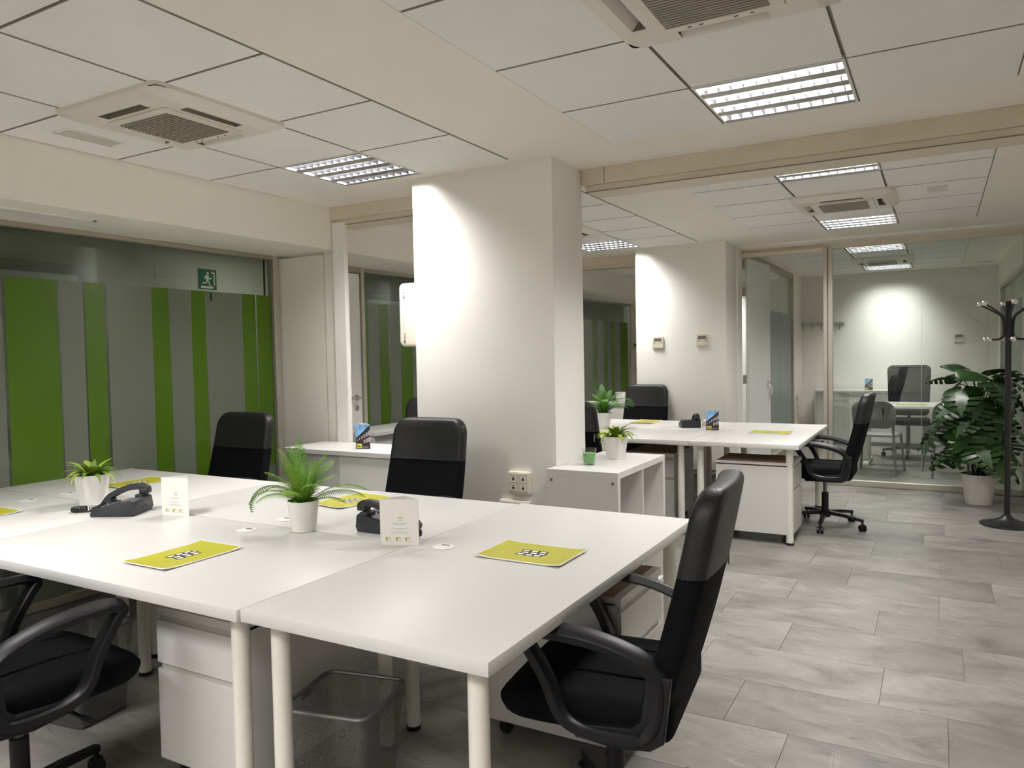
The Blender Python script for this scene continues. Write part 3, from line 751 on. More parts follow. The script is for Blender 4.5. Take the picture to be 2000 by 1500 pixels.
# ================================================================== CHAIRS
def make_chair(label, loc, rz):
    t = thing('office_chair', label, 'chair', (*loc, 0), rz, 'black office chairs with loop armrests')
    # seat
    def seatdef(v):
        x, y, z = v
        if z > .45: z += .012*(1-(x/.25)**2)*(1 if y < .15 else .6) - .03*max(0, (y-.14)/.14)**2
        else: z += .02*max(0, (y-.16)/.12)**2
        return (x, y, z)
    cuts = [((0, yy, 0), (0, 1, 0)) for yy in (-.12, -.02, .08, .15, .20, .245)]+[((xx, 0, 0), (1, 0, 0)) for xx in (-.17, -.08, 0, .08, .17)]
    st = B().prism(rrect(-.245, .245, -.22, .285, (.07, .07, .04, .04)), .405, .505, 'z', .032, 4, cuts=cuts, deform=seatdef).build('seat', FABR, t, ang=60)
    B().tube([(-.10, -.19, .517), (-.10, .05, .519), (-.10, .20, .508)], .0025, 6).tube([(.10, -.19, .517), (.10, .05, .519), (.10, .20, .508)], .0025, 6).build('seam', FABR, st)
    B().box(-.12, .12, -.14, .14, .37, .41, .01, 2).build('tilt_mechanism', BMETAL, t)
    B().tube([(.10, .03, .388), (.20, .05, .382), (.29, .06, .372)], .006, 8).cyl((.27, .058, .374), (.315, .062, .370), .010, n=10).build('lever', BPLAS, t)
    # back
    TOP = 1.075
    def backdef(v):
        x, y, z = v
        s = (z-.40)/.68
        yy = y - .162 - .172*s - .015*math.sin(PI*s) + .028*(x/.23)**2*(1-.35*s)
        wdt = 1.0 - .08*s**2 - .10*max(0, (.2-s)/.2)
        return (x*wdt, yy, z)
    zc = [((0, 0, .42+.04*i), (0, 0, 1)) for i in range(16)]+[((xx, 0, 0), (1, 0, 0)) for xx in (-.18, -.12, -.06, 0, .06, .12, .18)]
    ol = rrect(-.248, .248, .405, TOP, (.085, .085, .15, .15), 7)
    low = B().prism(ol, -.037, .037, 'y', .026, 4, cuts=zc, deform=backdef, clip=((0, 0, .846), (0, 0, 1))).build('lower_back', FABR, t, ang=60)
    upz = B().prism(ol, -.0385, .0385, 'y', .027, 4, cuts=zc, deform=backdef, clip=((0, 0, .848), (0, 0, -1))).build('upper_back', [LEATH, VINYL], t, ang=60)
    for f in upz.data.polygons: f.material_index = 1 if f.normal.y < -.8 else 0
    def bd(x, y, z): return backdef((x, y, z))
    B().tube([bd(-.248, .0, .847), bd(-.15, .0375, .847), bd(0, .0375, .847), bd(.15, .0375, .847), bd(.248, 0, .847)], .0022, 6, smooth=3).build('piping', LEATH, low)
    p = Vector(bd(.225, -.03, .83)); B().box(p.x-.004, p.x+.004, p.y-.012, p.y-.006, p.z-.055, p.z, .001, 1).build('zipper_pull', GREYM, low)
    # armrests: D-shaped loop
    for sx in (-1, 1):
        x = sx*.262
        pts = [(x, -.150, .435), (x, -.07, .425), (x, .02, .432), (x, .075, .465), (x, .115, .555), (x, .165, .635), (x+sx*.004, .188, .668), (x+sx*.008, .14, .686), (x+sx*.010, .02, .683), (x+sx*.008, -.075, .665), (x+sx*.004, -.155, .632), (x, -.190, .585), (x, -.192, .53), (x, -.178, .465)]
        def sc(f): return (1.0 + (.35 if .45 < f < .8 else 0), 1.0)
        ar = B().sweep(pts, [(-.026, -.011), (-.018, -.016), (.018, -.016), (.026, -.011), (.026, .011), (.018, .016), (-.018, .016), (-.026, .011)], smooth=6, closed=True, upv=(0, 0.0001, 1) if False else None).build('armrest', BPLAS, t, ang=50)
        for (yy, z) in ((-.195, .575), (-.182, .475), (-.10, .426), (.02, .424)):
            B().cyl((x+sx*.020, yy, z), (x+sx*.0245, yy, z), .009, n=10).build('bolt', BMETAL, ar)
        B().prism([(-.205, .43), (-.17, .405), (-.08, .395), (.03, .408), (.06, .44), (-.12, .455), (-.145, .48), (-.160, .60), (-.225, .60)], x-.010, x+.012, 'x', .003, 1).build('side_bracket', BPLAS, ar)
    # gas lift and base
    B().cyl((0, 0, .25), (0, 0, .375), .014, n=16).build('gas_post', GREYM, t)
    B().cyl((0, 0, .10), (0, 0, .275), .027, n=20, bev=.003).build('post_cover', BPLAS, t)
    B().cyl((0, 0, .075), (0, 0, .135), .042, .036, n=20, bev=.004).build('hub', BPLAS, t)
    for k in range(5):
        a = R(90+72*k+18); d = Vector((math.cos(a), math.sin(a), 0)); n = Vector((-d.y, d.x, 0))
        lg = B().sweep([d*.03+Vector((0, 0, .112)), d*.16+Vector((0, 0, .104)), d*.30+Vector((0, 0, .084))], [(-.02, -.014), (.02, -.014), (.017, .014), (-.017, .014)], upv=(0, 0, 1), scale=lambda f: 1-.25*f).build('base_leg', BPLAS, t, ang=40)
        c = d*.295
        cb = B(); cs = n if k % 2 else (n*.8+d*.6)
        cs = cs.normalized()
        for s in (-1, 1): cb.cyl(c+cs*s*.006+Vector((0, 0, .0265)), c+cs*s*.023+Vector((0, 0, .0265)), .0265, n=18, bev=.004)
        cb.cyl(c+Vector((0, 0, .03)), c+Vector((0, 0, .082)), .009, n=10)
        cb.build('caster', BPLAS, lg)
    return t
CH = make_chair('nearest black office chair at the right end of the near island', (-.835, 2.06), R(96))
dup(CH, 'black office chair in the bottom left corner, pushed under the near island', (-2.475, 1.235, 0), R(-3))
dup(CH, 'black office chair in front of the white column, back of the near island', (-2.49, 3.18, 0), R(183))
dup(CH, 'black office chair before the striped glass, turned aside', (-3.99, 3.18, 0), R(183))
dup(CH, 'black office chair in profile at the right end of the far island', (-.79, 6.47, 0), R(90))
dup(CH, 'black office chair below the thermostats behind the far island', (-2.72, 7.42, 0), R(178))
dup(CH, 'black office chair peeping out right of the near column', (-2.42, 5.38, 0), R(2))
dup(CH, 'black office chair seen left of the near column, beyond the left opening', (-3.64, 4.92, 0), R(195))

# ================================================================== CABINETS
def make_cab(label, loc, rz, W, D, Hh, split, group=None):
    """sliding-door cabinet, front local -y, origin front-left bottom corner"""
    t = thing('low_cabinet', label, 'cabinet', loc, rz, group)
    B().box(0, W, 0, D, Hh-.032, Hh, .002, 1).build('top_board', WHITE, t)
    b = B(); b.box(.01, .03, .02, D-.005, .05, Hh-.032); b.box(W-.03, W-.01, .02, D-.005, .05, Hh-.032); b.box(.01, W-.01, D-.02, D-.005, .05, Hh-.032); b.box(.01, W-.01, .02, D-.005, .05, .07)
    b.build('carcass', WHITE, t, smooth=False)
    B().box(.02, W-.02, .04, D-.03, 0, .05).build('plinth', GREYPL, t)
    B().box(.03, split+.02, .035, .05, .07, Hh-.034, .001, 1).build('sliding_door', CABG, t)
    d = B().box(split, W-.03, .018, .033, .07, Hh-.034, .001, 1).build('sliding_door', CABG2, t)
    B().cyl((split+.06, .0175, Hh*.55), (split+.06, .016, Hh*.55), .015, n=14).build('finger_pull', GREYM, d)
    return t
CABG = mat('cabinet_door_grey', (.66, .65, .62), .5); CABG2 = mat('cabinet_door_light', (.80, .79, .75), .5)
make_cab('low white cabinet with sliding doors against the beige end panel', (-4.02, 3.82, 0), 0, 1.13, .43, .80, .50)
make_cab('low white cabinet in the middle room by the striped glass', (-4.46, 5.00, 0), R(90), .85, .42, .80, .4).location = (-4.05, 4.85, 0)
make_cab('low white cabinet beyond the far column by the striped glass', (-4.35, 8.60, 0), 0, 1.15, .42, .80, .55)
make_cab('low white cabinet along the office back wall', (-1.62, 12.03, 0), 0, 1.45, .44, .80, .48)

# white cube shelf beside the column
t = thing('cube_shelf', 'white open cube shelf beside the near column', 'shelf unit', (-1.90, 3.74, 0))
W, D, Hh = .42, .79, .785
# end panels face -y / +y ; openings face +x
for yy in (0, D-.036): 
    e = B().box(0, W, yy, yy+.036, 0, Hh-.036, .0015, 1).build('end_panel', WHITE, t)
    if yy == 0:
        for xx in (.025, W-.03): B().cyl((xx, -.0015, Hh-.06), (xx, .001, Hh-.06), .008, n=14).build('bolt_head', GREYM, e)
B().box(0, W, 0, D, Hh-.036, Hh, .0015, 1).build('top_board', WHITE, t)
B().box(0, W, .036, D-.036, 0, .036, .0015, 1).build('bottom_board', WHITE, t)
B().box(.002, W-.002, D/2-.008, D/2+.008, .036, Hh-.036).build('divider', WHITE, t)
B().box(.002, W-.002, .036, D/2-.008, Hh/2-.008, Hh/2+.008).build('shelf', WHITE, t)
B().box(.002, W-.002, D/2+.008, D-.036, Hh/2-.008, Hh/2+.008).build('shelf', WHITE, t)

# ================================================================== PLANTS
def pot(t, r1, r0, h, ribs=True, m=POTW):
    pr = [(0, 0), (r0, 0), (r0+.003, .003)]
    n = 26
    for i in range(n+1):
        z = .004+(h-.006)*i/n; rr = r0+(r1-r0)*i/n
        if ribs and .18*h < z < .62*h: rr += .0012*math.sin(i*PI)+(.0013 if i % 2 else -.0007)
        pr.append((rr, z))
    pr += [(r1, h), (r1-.004, h), (r1-.005, h-.004), (r1-.008, h*.86), (0, h*.86)]
    B().lathe(pr, 40).build('pot', m, t, ang=50)
    B().lathe([(0, h*.865), (r1-.010, h*.87), (r1-.012, h*.862)], 24).build('soil', SOIL, t)
def strap_leaf(L, wd, curl, n=8):
    b = B(); pts = []
    for i in range(n+1):
        f = i/n; a = R(80)-curl*f
        if i == 0: p = Vector((0, 0, 0))
        else: p = pts[-1][0]+Vector((math.cos(a), 0, math.sin(a)))*L/n
        ww = wd*(math.sin(PI*min(1, .12+.88*f))**.6)*(1 if f < .5 else (1-((f-.5)/.5)**1.7))+.0008
        pts.append((p, ww))
    vs = [[b.bm.verts.new((p.x, -w_, p.z+.25*w_)), ][0:1]+[b.bm.verts.new((p.x, 0, p.z))]+[b.bm.verts.new((p.x, w_, p.z+.25*w_))] for p, w_ in pts]
    for i in range(n):
        for j in range(2): b.bm.faces.new((vs[i][j], vs[i+1][j], vs[i+1][j+1], vs[i][j+1]))
    return b
def bromeliad(label, loc, rz, r1=.078, h=.145):
    t = thing('bromeliad_plant', label, 'potted plant', loc, rz)
    pot(t, r1, r1*.74, h)
    protos = []
    for k, (L, w_, c) in enumerate(((.135, .015, R(75)), (.125, .013, R(110)), (.10, .016, R(45)), (.14, .012, R(130)))):
        o = strap_leaf(L, w_, c).build('leaf', BROM, t); protos.append(o)
    used = set(); n = 30
    for i in range(n):
        k = [3, 1, 0, 2][min(3, i//9)] if i < 27 else 2
        ang = 2.4*i
        tilt = {3: R(-14), 1: R(-8), 0: R(-2), 2: R(4)}[k]
        o = protos[k]
        if k in used: o = protos[k].copy(); COL.objects.link(o)
        used.add(k)
        o.rotation_euler = Euler((0, -tilt+random.uniform(-.1, .1), ang)); s = random.uniform(.85, 1.12); o.scale = (s, s, s)
        rr = {3: .026, 1: .022, 0: .014, 2: .006}[k]
        o.location = (rr*math.cos(ang), rr*math.sin(ang), h*.87)
    return t
def frond(L, curl, start, n=17, w0=.035, droop=0.0):
    b = B(); pts = []; a = start
    for i in range(n+1):
        f = i/n
        if i == 0: p = Vector((0, 0, 0))
        else:
            a = start-curl*f**1.4
            p = pts[-1]+Vector((math.cos(a), 0, math.sin(a)))*L/n
        pts.append(p)
    b.tube(pts, .0011, 5)
    P = crom(pts, 2)
    N = len(P)
    for i in range(2, N-1):
        f = i/(N-1); d = (P[i+1]-P[i-1]).normalized(); upn = Vector((-d.z, 0, d.x))
        ll = random.uniform(.9, 1.1)*w0*(math.sin(PI*(.10+.86*f))**.75); wd = L/N*.50
        for s in (-1, 1):
            o = P[i]; side = Vector((0, s, 0))
            tip = o+side*ll+d*ll*.35-upn*ll*.30
            q = [o-d*wd*.6, o+side*ll*.55-d*wd*.35+d*ll*.12+upn*.001, tip, o+side*ll*.45+d*wd*.9+d*ll*.12, o+d*wd*.5]
            b.quad([tuple(v) for v in q])
    return b
def fern(label, loc, rz, r1=.062, h=.122, fr=None, mt=FERN):
    t = thing('potted_fern', label, 'potted plant', loc, rz)
    pot(t, r1, r1*.76, h, ribs=False)
    protos = {}
    for i, (az, L, st, cu) in enumerate(fr):
        k = (round(L, 2), st, cu)
        if k not in protos: o = protos[k] = frond(L, R(cu), R(st), w0=.022+.075*L).build('frond', mt, t)
        else: o = protos[k].copy(); COL.objects.link(o)
        o.rotation_euler = (random.uniform(-.25, .25), 0, R(az)); o.location = (.012*math.cos(R(az)), .012*math.sin(R(az)), h*.87)
    for i in range(9):
        a = i*.7
        lf = strap_leaf(.055, .018, R(95), 5).build('basal_leaf', FERND, t); lf.rotation_euler = (0, R(14), a); lf.location = (.012*math.cos(a), .012*math.sin(a), h*.87)
    return t
bromeliad('spiky bromeliad in white pot on the near island beside the telephone', (-3.575, 2.165, .74), .3)
bromeliad('spiky bromeliad in white pot on the cube shelf', (-1.70, 4.27, .785), 1.1, .074, .135)
# directions: image-right is about world (0.87,0.49): azimuth 29 deg; toward camera azimuth -60
fern('potted fern in the middle of the near island', (-2.205, 2.19, .74), 0, fr=[
    (209, .30, 62, 165), (215, .24, 50, 110), (29, .27, 45, 75), (40, .25, 35, 70), (20, .17, 30, 60), (120, .26, 88, 25), (200, .24, 82, 30), (30, .22, 78, 30), (300, .20, 80, 40),
    (170, .24, 78, 25), (60, .23, 76, 30), (250, .20, 70, 50), (330, .19, 60, 60), (95, .22, 70, 50), (150, .21, 66, 45), (190, .20, 55, 95), (5, .21, 62, 55), (225, .19, 45, 90), (280, .17, 60, 80), (45, .18, 88, 12), (205, .19, 74, 20), (100, .18, 84, 20)])
fern('large potted fern on the far island near the column', (-2.66, 6.39, .74), 0, .075, .14, [
    (29, .34, 62, 110), (20, .30, 55, 90), (40, .36, 70, 120), (209, .34, 60, 110), (225, .32, 65, 100), (190, .28, 55, 90), (120, .33, 80, 50), (90, .30, 75, 60), (300, .30, 70, 90), (330, .30, 62, 95), (60, .31, 72, 70), (150, .30, 72, 70), (270, .28, 66, 90), (0, .26, 50, 80), (250, .26, 55, 95), (30, .25, 85, 30), (180, .27, 84, 35), (315, .24, 86, 40), (10, .34, 72, 105), (240, .24, 80, 60)], FERND)
b_ = thing('white_pot', 'small white pot on the cabinet beyond the far column', 'pot', (-3.42, 8.80, .80))
pot(b_, .075, .06, .13)

# candle in a tumbler
t = thing('candle_glass', 'green candle in a glass tumbler on the cube shelf', 'candle', (-1.745, 3.97, .785))
B().lathe([(0, 0), (.030, 0), (.034, .003), (.042, .095), (.0395, .095), (.0325, .010), (0, .009)], 32).build('tumbler', TUMB, t)
B().lathe([(0, .0125), (.0315, .0125), (.0365, .066), (.034, .068), (0, .066)], 32).build('wax', CANDLE, t)
B().cyl((0, 0, .066), (.001, 0, .076), .001, n=6).build('wick', INK, t)

# monstera
def mon_leaf(sz, cuts):
    """heart-shaped leaf with slits: a fan of strips either side of a midrib"""
    b = B()
    rows_ = 11
    def wid(f): return .62*sz*math.sin(PI*min(1, f**.75*.98+.02))**.8*(1.15-.35*f)
    def pos(f, s, u):
        y = f*sz; ww = wid(f)
        x = s*u*ww
        yy = y - u*u*sz*.16*(1-f) + u*sz*.10*f*0 - (sz*.13*u if f < .25 else 0)
        z = .10*sz*u**1.2 - .30*sz*f*f - .16*sz*u*u
        return (x, yy, z)
    for s in (-1, 1):
        for i in range(rows_):
            f0, f1 = i/rows_, (i+1)/rows_
            gap = .0
            lob = (i % 2 == 1) and cuts and 1 < i < rows_-1
            us = [0, .35, .7, 1.0] if not lob else [0, .30]
            for k in range(len(us)-1):
                q = [pos(f0, s, us[k]), pos(f0, s, us[k+1]), pos(f1, s, us[k+1]), pos(f1, s, us[k])]
                if not lob and cuts and 0 < i < rows_-1 and us[k+1] > .5:
                    # lobe ends widen a little and round off at the tip
                    e = .32
                    g0 = f0-e*us[k+1]/rows_*(1 if us[k+1] < .9 else .4); g1 = f1+e*us[k+1]/rows_*(1 if us[k+1] < .9 else .2)
                    h0 = f0-e*(us[k] if us[k] > .31 else 0)/rows_; h1 = f1+e*(us[k] if us[k] > .31 else 0)/rows_
                    q = [pos(max(0, h0), s, us[k]), pos(max(0, g0), s, us[k+1]), pos(min(1, g1), s, us[k+1]), pos(min(1, h1), s, us[k])]
                b.quad(q if s > 0 else q[::-1])
    bmesh.ops.remove_doubles(b.bm, verts=b.bm.verts, dist=1e-5)
    b.tube([(0, -.02, -.002), (0, .3*sz, -.03*sz-.001), (0, .98*sz, -.29*sz)], .0025, 5, smooth=3)
    return b
t = thing('monstera_plant', 'large monstera in a white pot before the office glass', 'potted plant', (.32, 7.95, 0))
pot(t, .142, .105, .27, False, POTG)
B().tube([(0, 0, .2), (.02, .01, .5), (-.02, 0, .8), (.01, .02, 1.05)], .026, 8, smooth=4).tube([(.03, .03, .2), (.05, .02, .6), (.07, 0, .9)], .014, 7, smooth=4).tube([(-.03, -.02, .2), (-.06, .0, .45), (-.04, .03, .75)], .012, 7, smooth=4).build('trunk', TRUNK, t)
LV = [mon_leaf(.28, True), mon_leaf(.235, True), mon_leaf(.20, False)]
LV = [l.build('leaf', MONS, t) for l in LV]
usedl = set()
rnd = random.Random(11)
def camdir(a): return a
spec = []
NL = 44
for i in range(NL):
    f = i/(NL-1)
    z = .42+.80*f
    ang = 2.399*i+.4
    rad = (.23+.14*math.sin(PI*min(1, f*1.05)))*rnd.uniform(.55, 1.0)
    spec.append((z, ang, rad))
for i, (z, ang, rad) in enumerate(spec):
    k = rnd.choice([0, 0, 1, 1, 2]); o = LV[k]
    if k in usedl: o = LV[k].copy(); COL.objects.link(o)
    usedl.add(k)
    d = Vector((math.cos(ang), math.sin(ang), 0)); p = d*rad+Vector((0, 0, z))
    p.y = min(p.y, .22); p.x = min(p.x, .15)
    droop = R(rnd.uniform(15, 65)) if z < 1.1 else R(rnd.uniform(-25, 25))
    o.location = p
    o.rotation_euler = Euler((-droop, rnd.uniform(-.4, .4), ang-PI/2+rnd.uniform(-.4, .4)), 'XYZ')
    s = rnd.uniform(.85, 1.15); o.scale = (s, s, s)
    st = B(); z0 = max(.24, z-.28); st.tube([(0.02*d.x, .02*d.y, z0), (d.x*rad*.5, d.y*rad*.5, z-.03), (p.x, p.y, p.z)], .0045, 5, smooth=4); st.build('petiole', MONS, t)

# coat stand
t = thing('coat_stand', 'black coat stand with chrome balls beside the monstera', 'coat stand', (.476, 7.07, 0))
B().lathe([(0, 0), (.185, 0), (.19, .006), (.188, .012), (.10, .035), (.045, .06), (.028, .085), (0, .085)], 48).build('base', BMETAL, t)
B().cyl((0, 0, .06), (0, 0, 1.765), .022, n=24, bev=.003).build('pole', BMETAL, t)
for k in range(6):
    a = R(29+180+8+60*k); d = Vector((math.cos(a), math.sin(a), 0))
    def q(r, z): return (d.x*r, d.y*r, z)
    h = B().tube([q(.20, 1.745), q(.12, 1.70), q(.055, 1.655), q(.038, 1.61), q(.034, 1.55), q(.038, 1.495), q(.075, 1.47), q(.15, 1.468)], .0075, 8, smooth=5)
    h.cyl(q(.0, 1.56), q(.036, 1.56), .006, n=8)
    h = h.build('hook', BMETAL, t)
    B().sph(q(.205, 1.752), .023, 20).build('ball', CHROME, h)
    B().sph(q(.165, 1.468), .021, 20).build('ball', CHROME, h)

# ================================================================== SMALL THINGS ON DESKS
def make_mat(label, loc, rz, curl=.006):
    t = thing('brochure', label, 'brochure', loc, rz, 'lime green brochures on the desks')
    W, D = .32, .225
    def df(v):
        x, y, z = v
        e = max(0, (abs(x)/(W/2)-.55)/.45)**2*curl + max(0, (abs(y)/(D/2)-.7)/.3)**2*curl*.3
        return (x, y, z+e)
    cu = [((x, 0, 0), (1, 0, 0)) for x in (-.14, -.12, -.10, -.05, 0, .05, .10, .12, .14)]+[((0, y, 0), (0, 1, 0)) for y in (-.09, 0, .09)]
    B().prism([(-W/2, -D/2), (W/2, -D/2), (W/2, D/2), (-W/2, D/2)], 0.0003, .003, 'z', cuts=cu, deform=df).build('pages', PAPER, t, smooth=False)
    B().prism([(-W/2+.004, -D/2+.007), (W/2-.004, -D/2+.007), (W/2-.004, D/2-.004), (-W/2+.004, D/2-.004)], .003, .0034, 'z', cuts=cu, deform=df).build('cover', LIME, t, smooth=False)
    b = B()
    for r_ in range(3):
        for c in range(3):
            x = (c-1)*.032+(.007 if r_ == 1 else 0); y = (1-r_)*.0235
            b.box(x-.0170, x+.0170, y-.0122, y+.0122, .0035, .0038)
            b.box(x-.0110, x+.0110, y-.0066, y+.0066, .0038, .0040, mi=1)
    b.build('logo', [INK, PAPER], t, smooth=False)
    return t
MT = make_mat('lime brochure before the nearest black chair', (-1.212, 2.26, .7402), 0)
dup(MT, 'lime brochure at the front of the near island, left of the fern', (-2.308, 1.715, .7402), R(90))
dup(MT, 'lime brochure behind the fern, before the chair at the column', (-2.44, 2.73, .7402), R(82))
dup(MT, 'lime brochure behind the telephone, by the striped glass', (-3.93, 2.64, .7402), R(88))
dup(MT, 'lime brochure cut off by the left edge of the picture', (-3.80, 1.74, .7402), R(90))
dup(MT, 'lime brochure at the right end of the far island', (-1.20, 6.44, .7402), R(0))
dup(MT, 'lime brochure before the chair under the thermostats', (-2.48, 7.02, .7402), R(90))
dup(MT, 'lime brochure half hidden behind the shelf bromeliad', (-2.55, 5.87, .7402), R(90))

def card(label, loc, rz):
    t = thing('tent_card', label, 'tent card', loc, rz, 'triangular tent cards')
    w_, h = .146, .168; ap = .078
    A = Vector((-w_/2, 0, 0)); Bp = Vector((w_/2, 0, 0)); C = Vector((.0, ap, 0))
    def panel(p, q, name):
        d = (q-p); L = d.length; ang = math.atan2(d.y, d.x)
        o = B().box(0, L, 0, .0012, 0, h).build(name, PAPER, t, smooth=False); o.location = p; o.rotation_euler = (0, 0, ang); return o, L
    a, L = panel(A, Bp, 'text_panel')
    b = B(); Y0, Y1 = -.0004, 0
    def bar(x0, x1, z0, z1, mi): b.box(x0*w_, x1*w_, Y0, Y1, z0*h, z1*h, mi=mi)
    bar(.47, .60, .60, .612, 1); bar(.47, .56, .57, .582, 1); bar(.47, .60, .54, .552, 0)
    for z, x0, x1 in ((.47, .32, .66), (.445, .34, .64), (.36, .28, .70), (.335, .35, .62), (.285, .24, .74), (.26, .30, .70)): bar(x0, x1, z, z+.007, 0)
    for x in (.14, .40, .64):
        bar(x, x+.055, .09, .175, 1); bar(x+.07, x+.13, .155, .165, 2); bar(x+.07, x+.15, .13, .136, 0); bar(x+.07, x+.19, .09, .096, 0)
    b.build('print', [INKG, INKL, INK], a, smooth=False)
    a, L = panel(Bp, C, 'photo_panel'); photo(a, L, h)
    a, L = panel(C, A, 'photo_panel'); photo(a, L, h)
    return t
def photo(par, L, h):
    b = B()
    def poly(pts, lay, mi): b.quad([(x*L, -.0003*lay, z*h) for x, z in pts], mi)
    poly([(0, 0), (1, 0), (1, 1), (0, 1)], 1, 0)
    poly([(0, 0), (1, 0), (1, .97), (0, .42)], 2, 1)
    poly([(0, .42), (1, .97), (1, .90), (0, .38)], 3, 2)
    for c in range(6):
        x0 = .08+c*.155; sc = .055+.018*c; 
        for rr in (.86, .58):
            zt = (.42+.55*x0)*rr-.02*(rr < .7)-.03; hh = .06+.025*c
            if zt-hh > .22 or x0 > .45: poly([(x0, zt-hh), (x0+sc, zt-hh+.01), (x0+sc, zt+.02), (x0, zt)], 3, 3)
    poly([(0.02, 0), (1, 0), (1, .10), (.02, .10)], 3, 5)
    poly([(.06, .04), (.42, .04), (.42, .21), (.06, .21)], 4, 4)
    poly([(.12, .08), (.36, .08), (.36, .12), (.12, .12)], 5, 5); poly([(.12, .12), (.18, .12), (.18, .17), (.12, .17)], 5, 5)
    poly([(.46, .06), (.85, .06), (.85, .09), (.46, .09)], 4, 3)
    b.build('photo_print', [CARDSKY, CARDB, CARDN, CARDW, CARDY, INK], par, smooth=False)
card('white tent card with small print beside the telephone', (-2.945, 2.155, .74), R(12))
card('white tent card standing on the desk seam by the second telephone', (-1.706, 2.165, .74), R(20))
card('blue and dark tent card with building photo on the far island', (-1.70, 6.54, .74), R(145))
card('tent card with building photo on the cabinet at the end panel', (-3.43, 4.02, .80), R(148))
card('tent card with building photo on the office cabinet', (-.88, 12.22, .80), R(130))

def phone(label, loc, rz):
    t = thing('desk_phone', label, 'telephone', loc, rz, 'black desk telephones')
    B().prism([(-.095, 0), (.095, 0), (.105, .02), (.098, .066), (.085, .074), (-.085, .030), (-.100, .014)], -.085, .085, 'x', .004, 2).build('body', PHONE, t)
    # keypad
    def top(y): return .030+(.074-.030)*(y+.085)/.17
    for r_ in range(4):
        for c in range(3):
            y = -.058+r_*.022; x = .005+c*.024
            B().box(x-.009, x+.009, y-.007, y+.007, top(y)-.001, top(y)+.0045, .0015, 1).build('key', PHONEK, t)
    B().box(-.01, .072, .035, .072, top(.052)-.004, top(.052)+.004, .002, 1).build('display', SCREEN, t)
    # cradle and handset along the left
    for y in (-.062, .066): B().box(-.083, -.025, y-.018, y+.018, top(y)-.004, top(y)+.010, .003, 1).build('cradle', PHONE, t)
    hs = B().sweep([(-.054, -.095, .052), (-.054, -.075, .070), (-.054, -.03, .094), (-.054, .02, .110), (-.054, .07, .112), (-.054, .098, .100)], [(-.021, -.010), (-.012, -.014), (.012, -.014), (.021, -.010), (.021, .006), (.012, .013), (-.012, .013), (-.021, .006)], smooth=5, upv=(0, 0, 1)).prism(rrect(-.078, -.030, -.104, -.060, .012), .040, .060, 'z', .004, 2).prism(rrect(-.078, -.030, .062, .106, .012), .082, .104, 'z', .004, 2).build('handset', PHONE, t)
    for y in (-.05, -.02):
        B().cyl((.03+y, .1005, .030), (.03+y, .107, .030), .005, n=10).build('socket', INK, t)
    return t
def coil(parent, pts, r=.0085, turns=26, w_=.0022):
    P = crom([Vector(p) for p in pts], 40); out = []
    N = len(P)
    for i in range(N):
        d = (P[min(i+1, N-1)]-P[max(i-1, 0)]).normalized(); u = Vector((0, 0, 1)); u = (u-d*u.dot(d)).normalized(); v = d.cross(u)
        a = 2*PI*turns*i/(N-1); out.append(P[i]+u*r*math.cos(a)+v*r*math.sin(a))
    B().tube(out, w_, 5).build('cord', PHONE, parent)
ph = phone('black desk telephone with coiled cord beside the bromeliad', (-3.225, 2.085, .74), R(-62))
coil(ph, [(-.054, -.105, .045), (-.05, -.13, .018), (-.03, -.165, .013), (-.02, -.215, .013), (-.035, -.245, .013), (-.055, -.235, .013), (-.06, -.20, .013)], .0105, 30, .0028)
ph2 = phone('black desk telephone behind the tent card on the desk seam', (-1.895, 2.345, .74), R(90))
coil(ph2, [(-.054, -.10, .045), (-.06, -.125, .02), (-.065, -.16, .014), (-.06, -.19, .016), (-.055, -.17, .035), (-.058, -.15, .045)], .0095, 26, .0026)
ph3 = phone('black desk telephone on the far island', (-1.955, 6.70, .74), R(205))
coil(ph3, [(-.054, -.105, .045), (-.065, -.13, .013), (-.02, -.165, .011)])
t = thing('note_box', 'small cream box behind the far telephone', 'box', (-1.82, 6.86, .74), R(10))
B().box(-.06, .06, -.05, .05, 0, .045, .004, 2).build('tray', WHITEP, t); B().box(-.052, .052, -.042, .042, .045, .052).build('notes', PAPER, t)
t = thing('computer_mouse', 'small silver mouse on the shelf-side end of the far island', 'mouse', (-2.50, 5.72, .74), R(90))
B().sph((0, 0, 0.0), .034, 20, sc=(.8, 1.5, .8)).build('shell', GREYM, t); 
for v in bpy.data.objects[t.children[0].name].data.vertices:
    if v.co.z < .001: v.co.z = .001
B().box(-.003, .003, .02, .04, .024, .028, .001, 1).build('wheel', BPLAS, t)

# waste baskets
def basket(label, loc, rz, w_=.29, h=.33):
    t = thing('waste_basket', label, 'waste basket', loc, rz, 'wire mesh waste baskets')
    wb = w_*.80
    b = B(); top = rrect(-w_/2, w_/2, -w_/2, w_/2, .035, 5); bot = rrect(-wb/2, wb/2, -wb/2, wb/2, .03, 5)
    vt = [b.bm.verts.new((x, y, h)) for x, y in top]; vb = [b.bm.verts.new((x, y, .012)) for x, y in bot]
    n = len(vt)
    for i in range(n): b.bm.faces.new((vb[i], vb[(i+1) % n], vt[(i+1) % n], vt[i]))
    b.build('mesh_wall', WIRE, t)
    B().tube([(x, y, h) for x, y in top], .007, 8, closed=True).build('rim', GREYM, t)
    B().prism(bot, 0, .014, 'z', .003, 1).build('base', mat('basket_base', (.05, .05, .048), .5), t)
    for s in (-1, 1): B().box(s*w_/2-.004, s*w_/2+.004, -.03, .03, h-.03, h, .002, 1).build('handle', GREYM, t)
    return t
basket('wire mesh waste basket under the right end of the near island', (-1.68, 1.83, 0), R(12), .30, .33)
basket('wire mesh waste basket behind the chair in the bottom left corner', (-3.01, 1.76, 0), R(8), .28, .36)
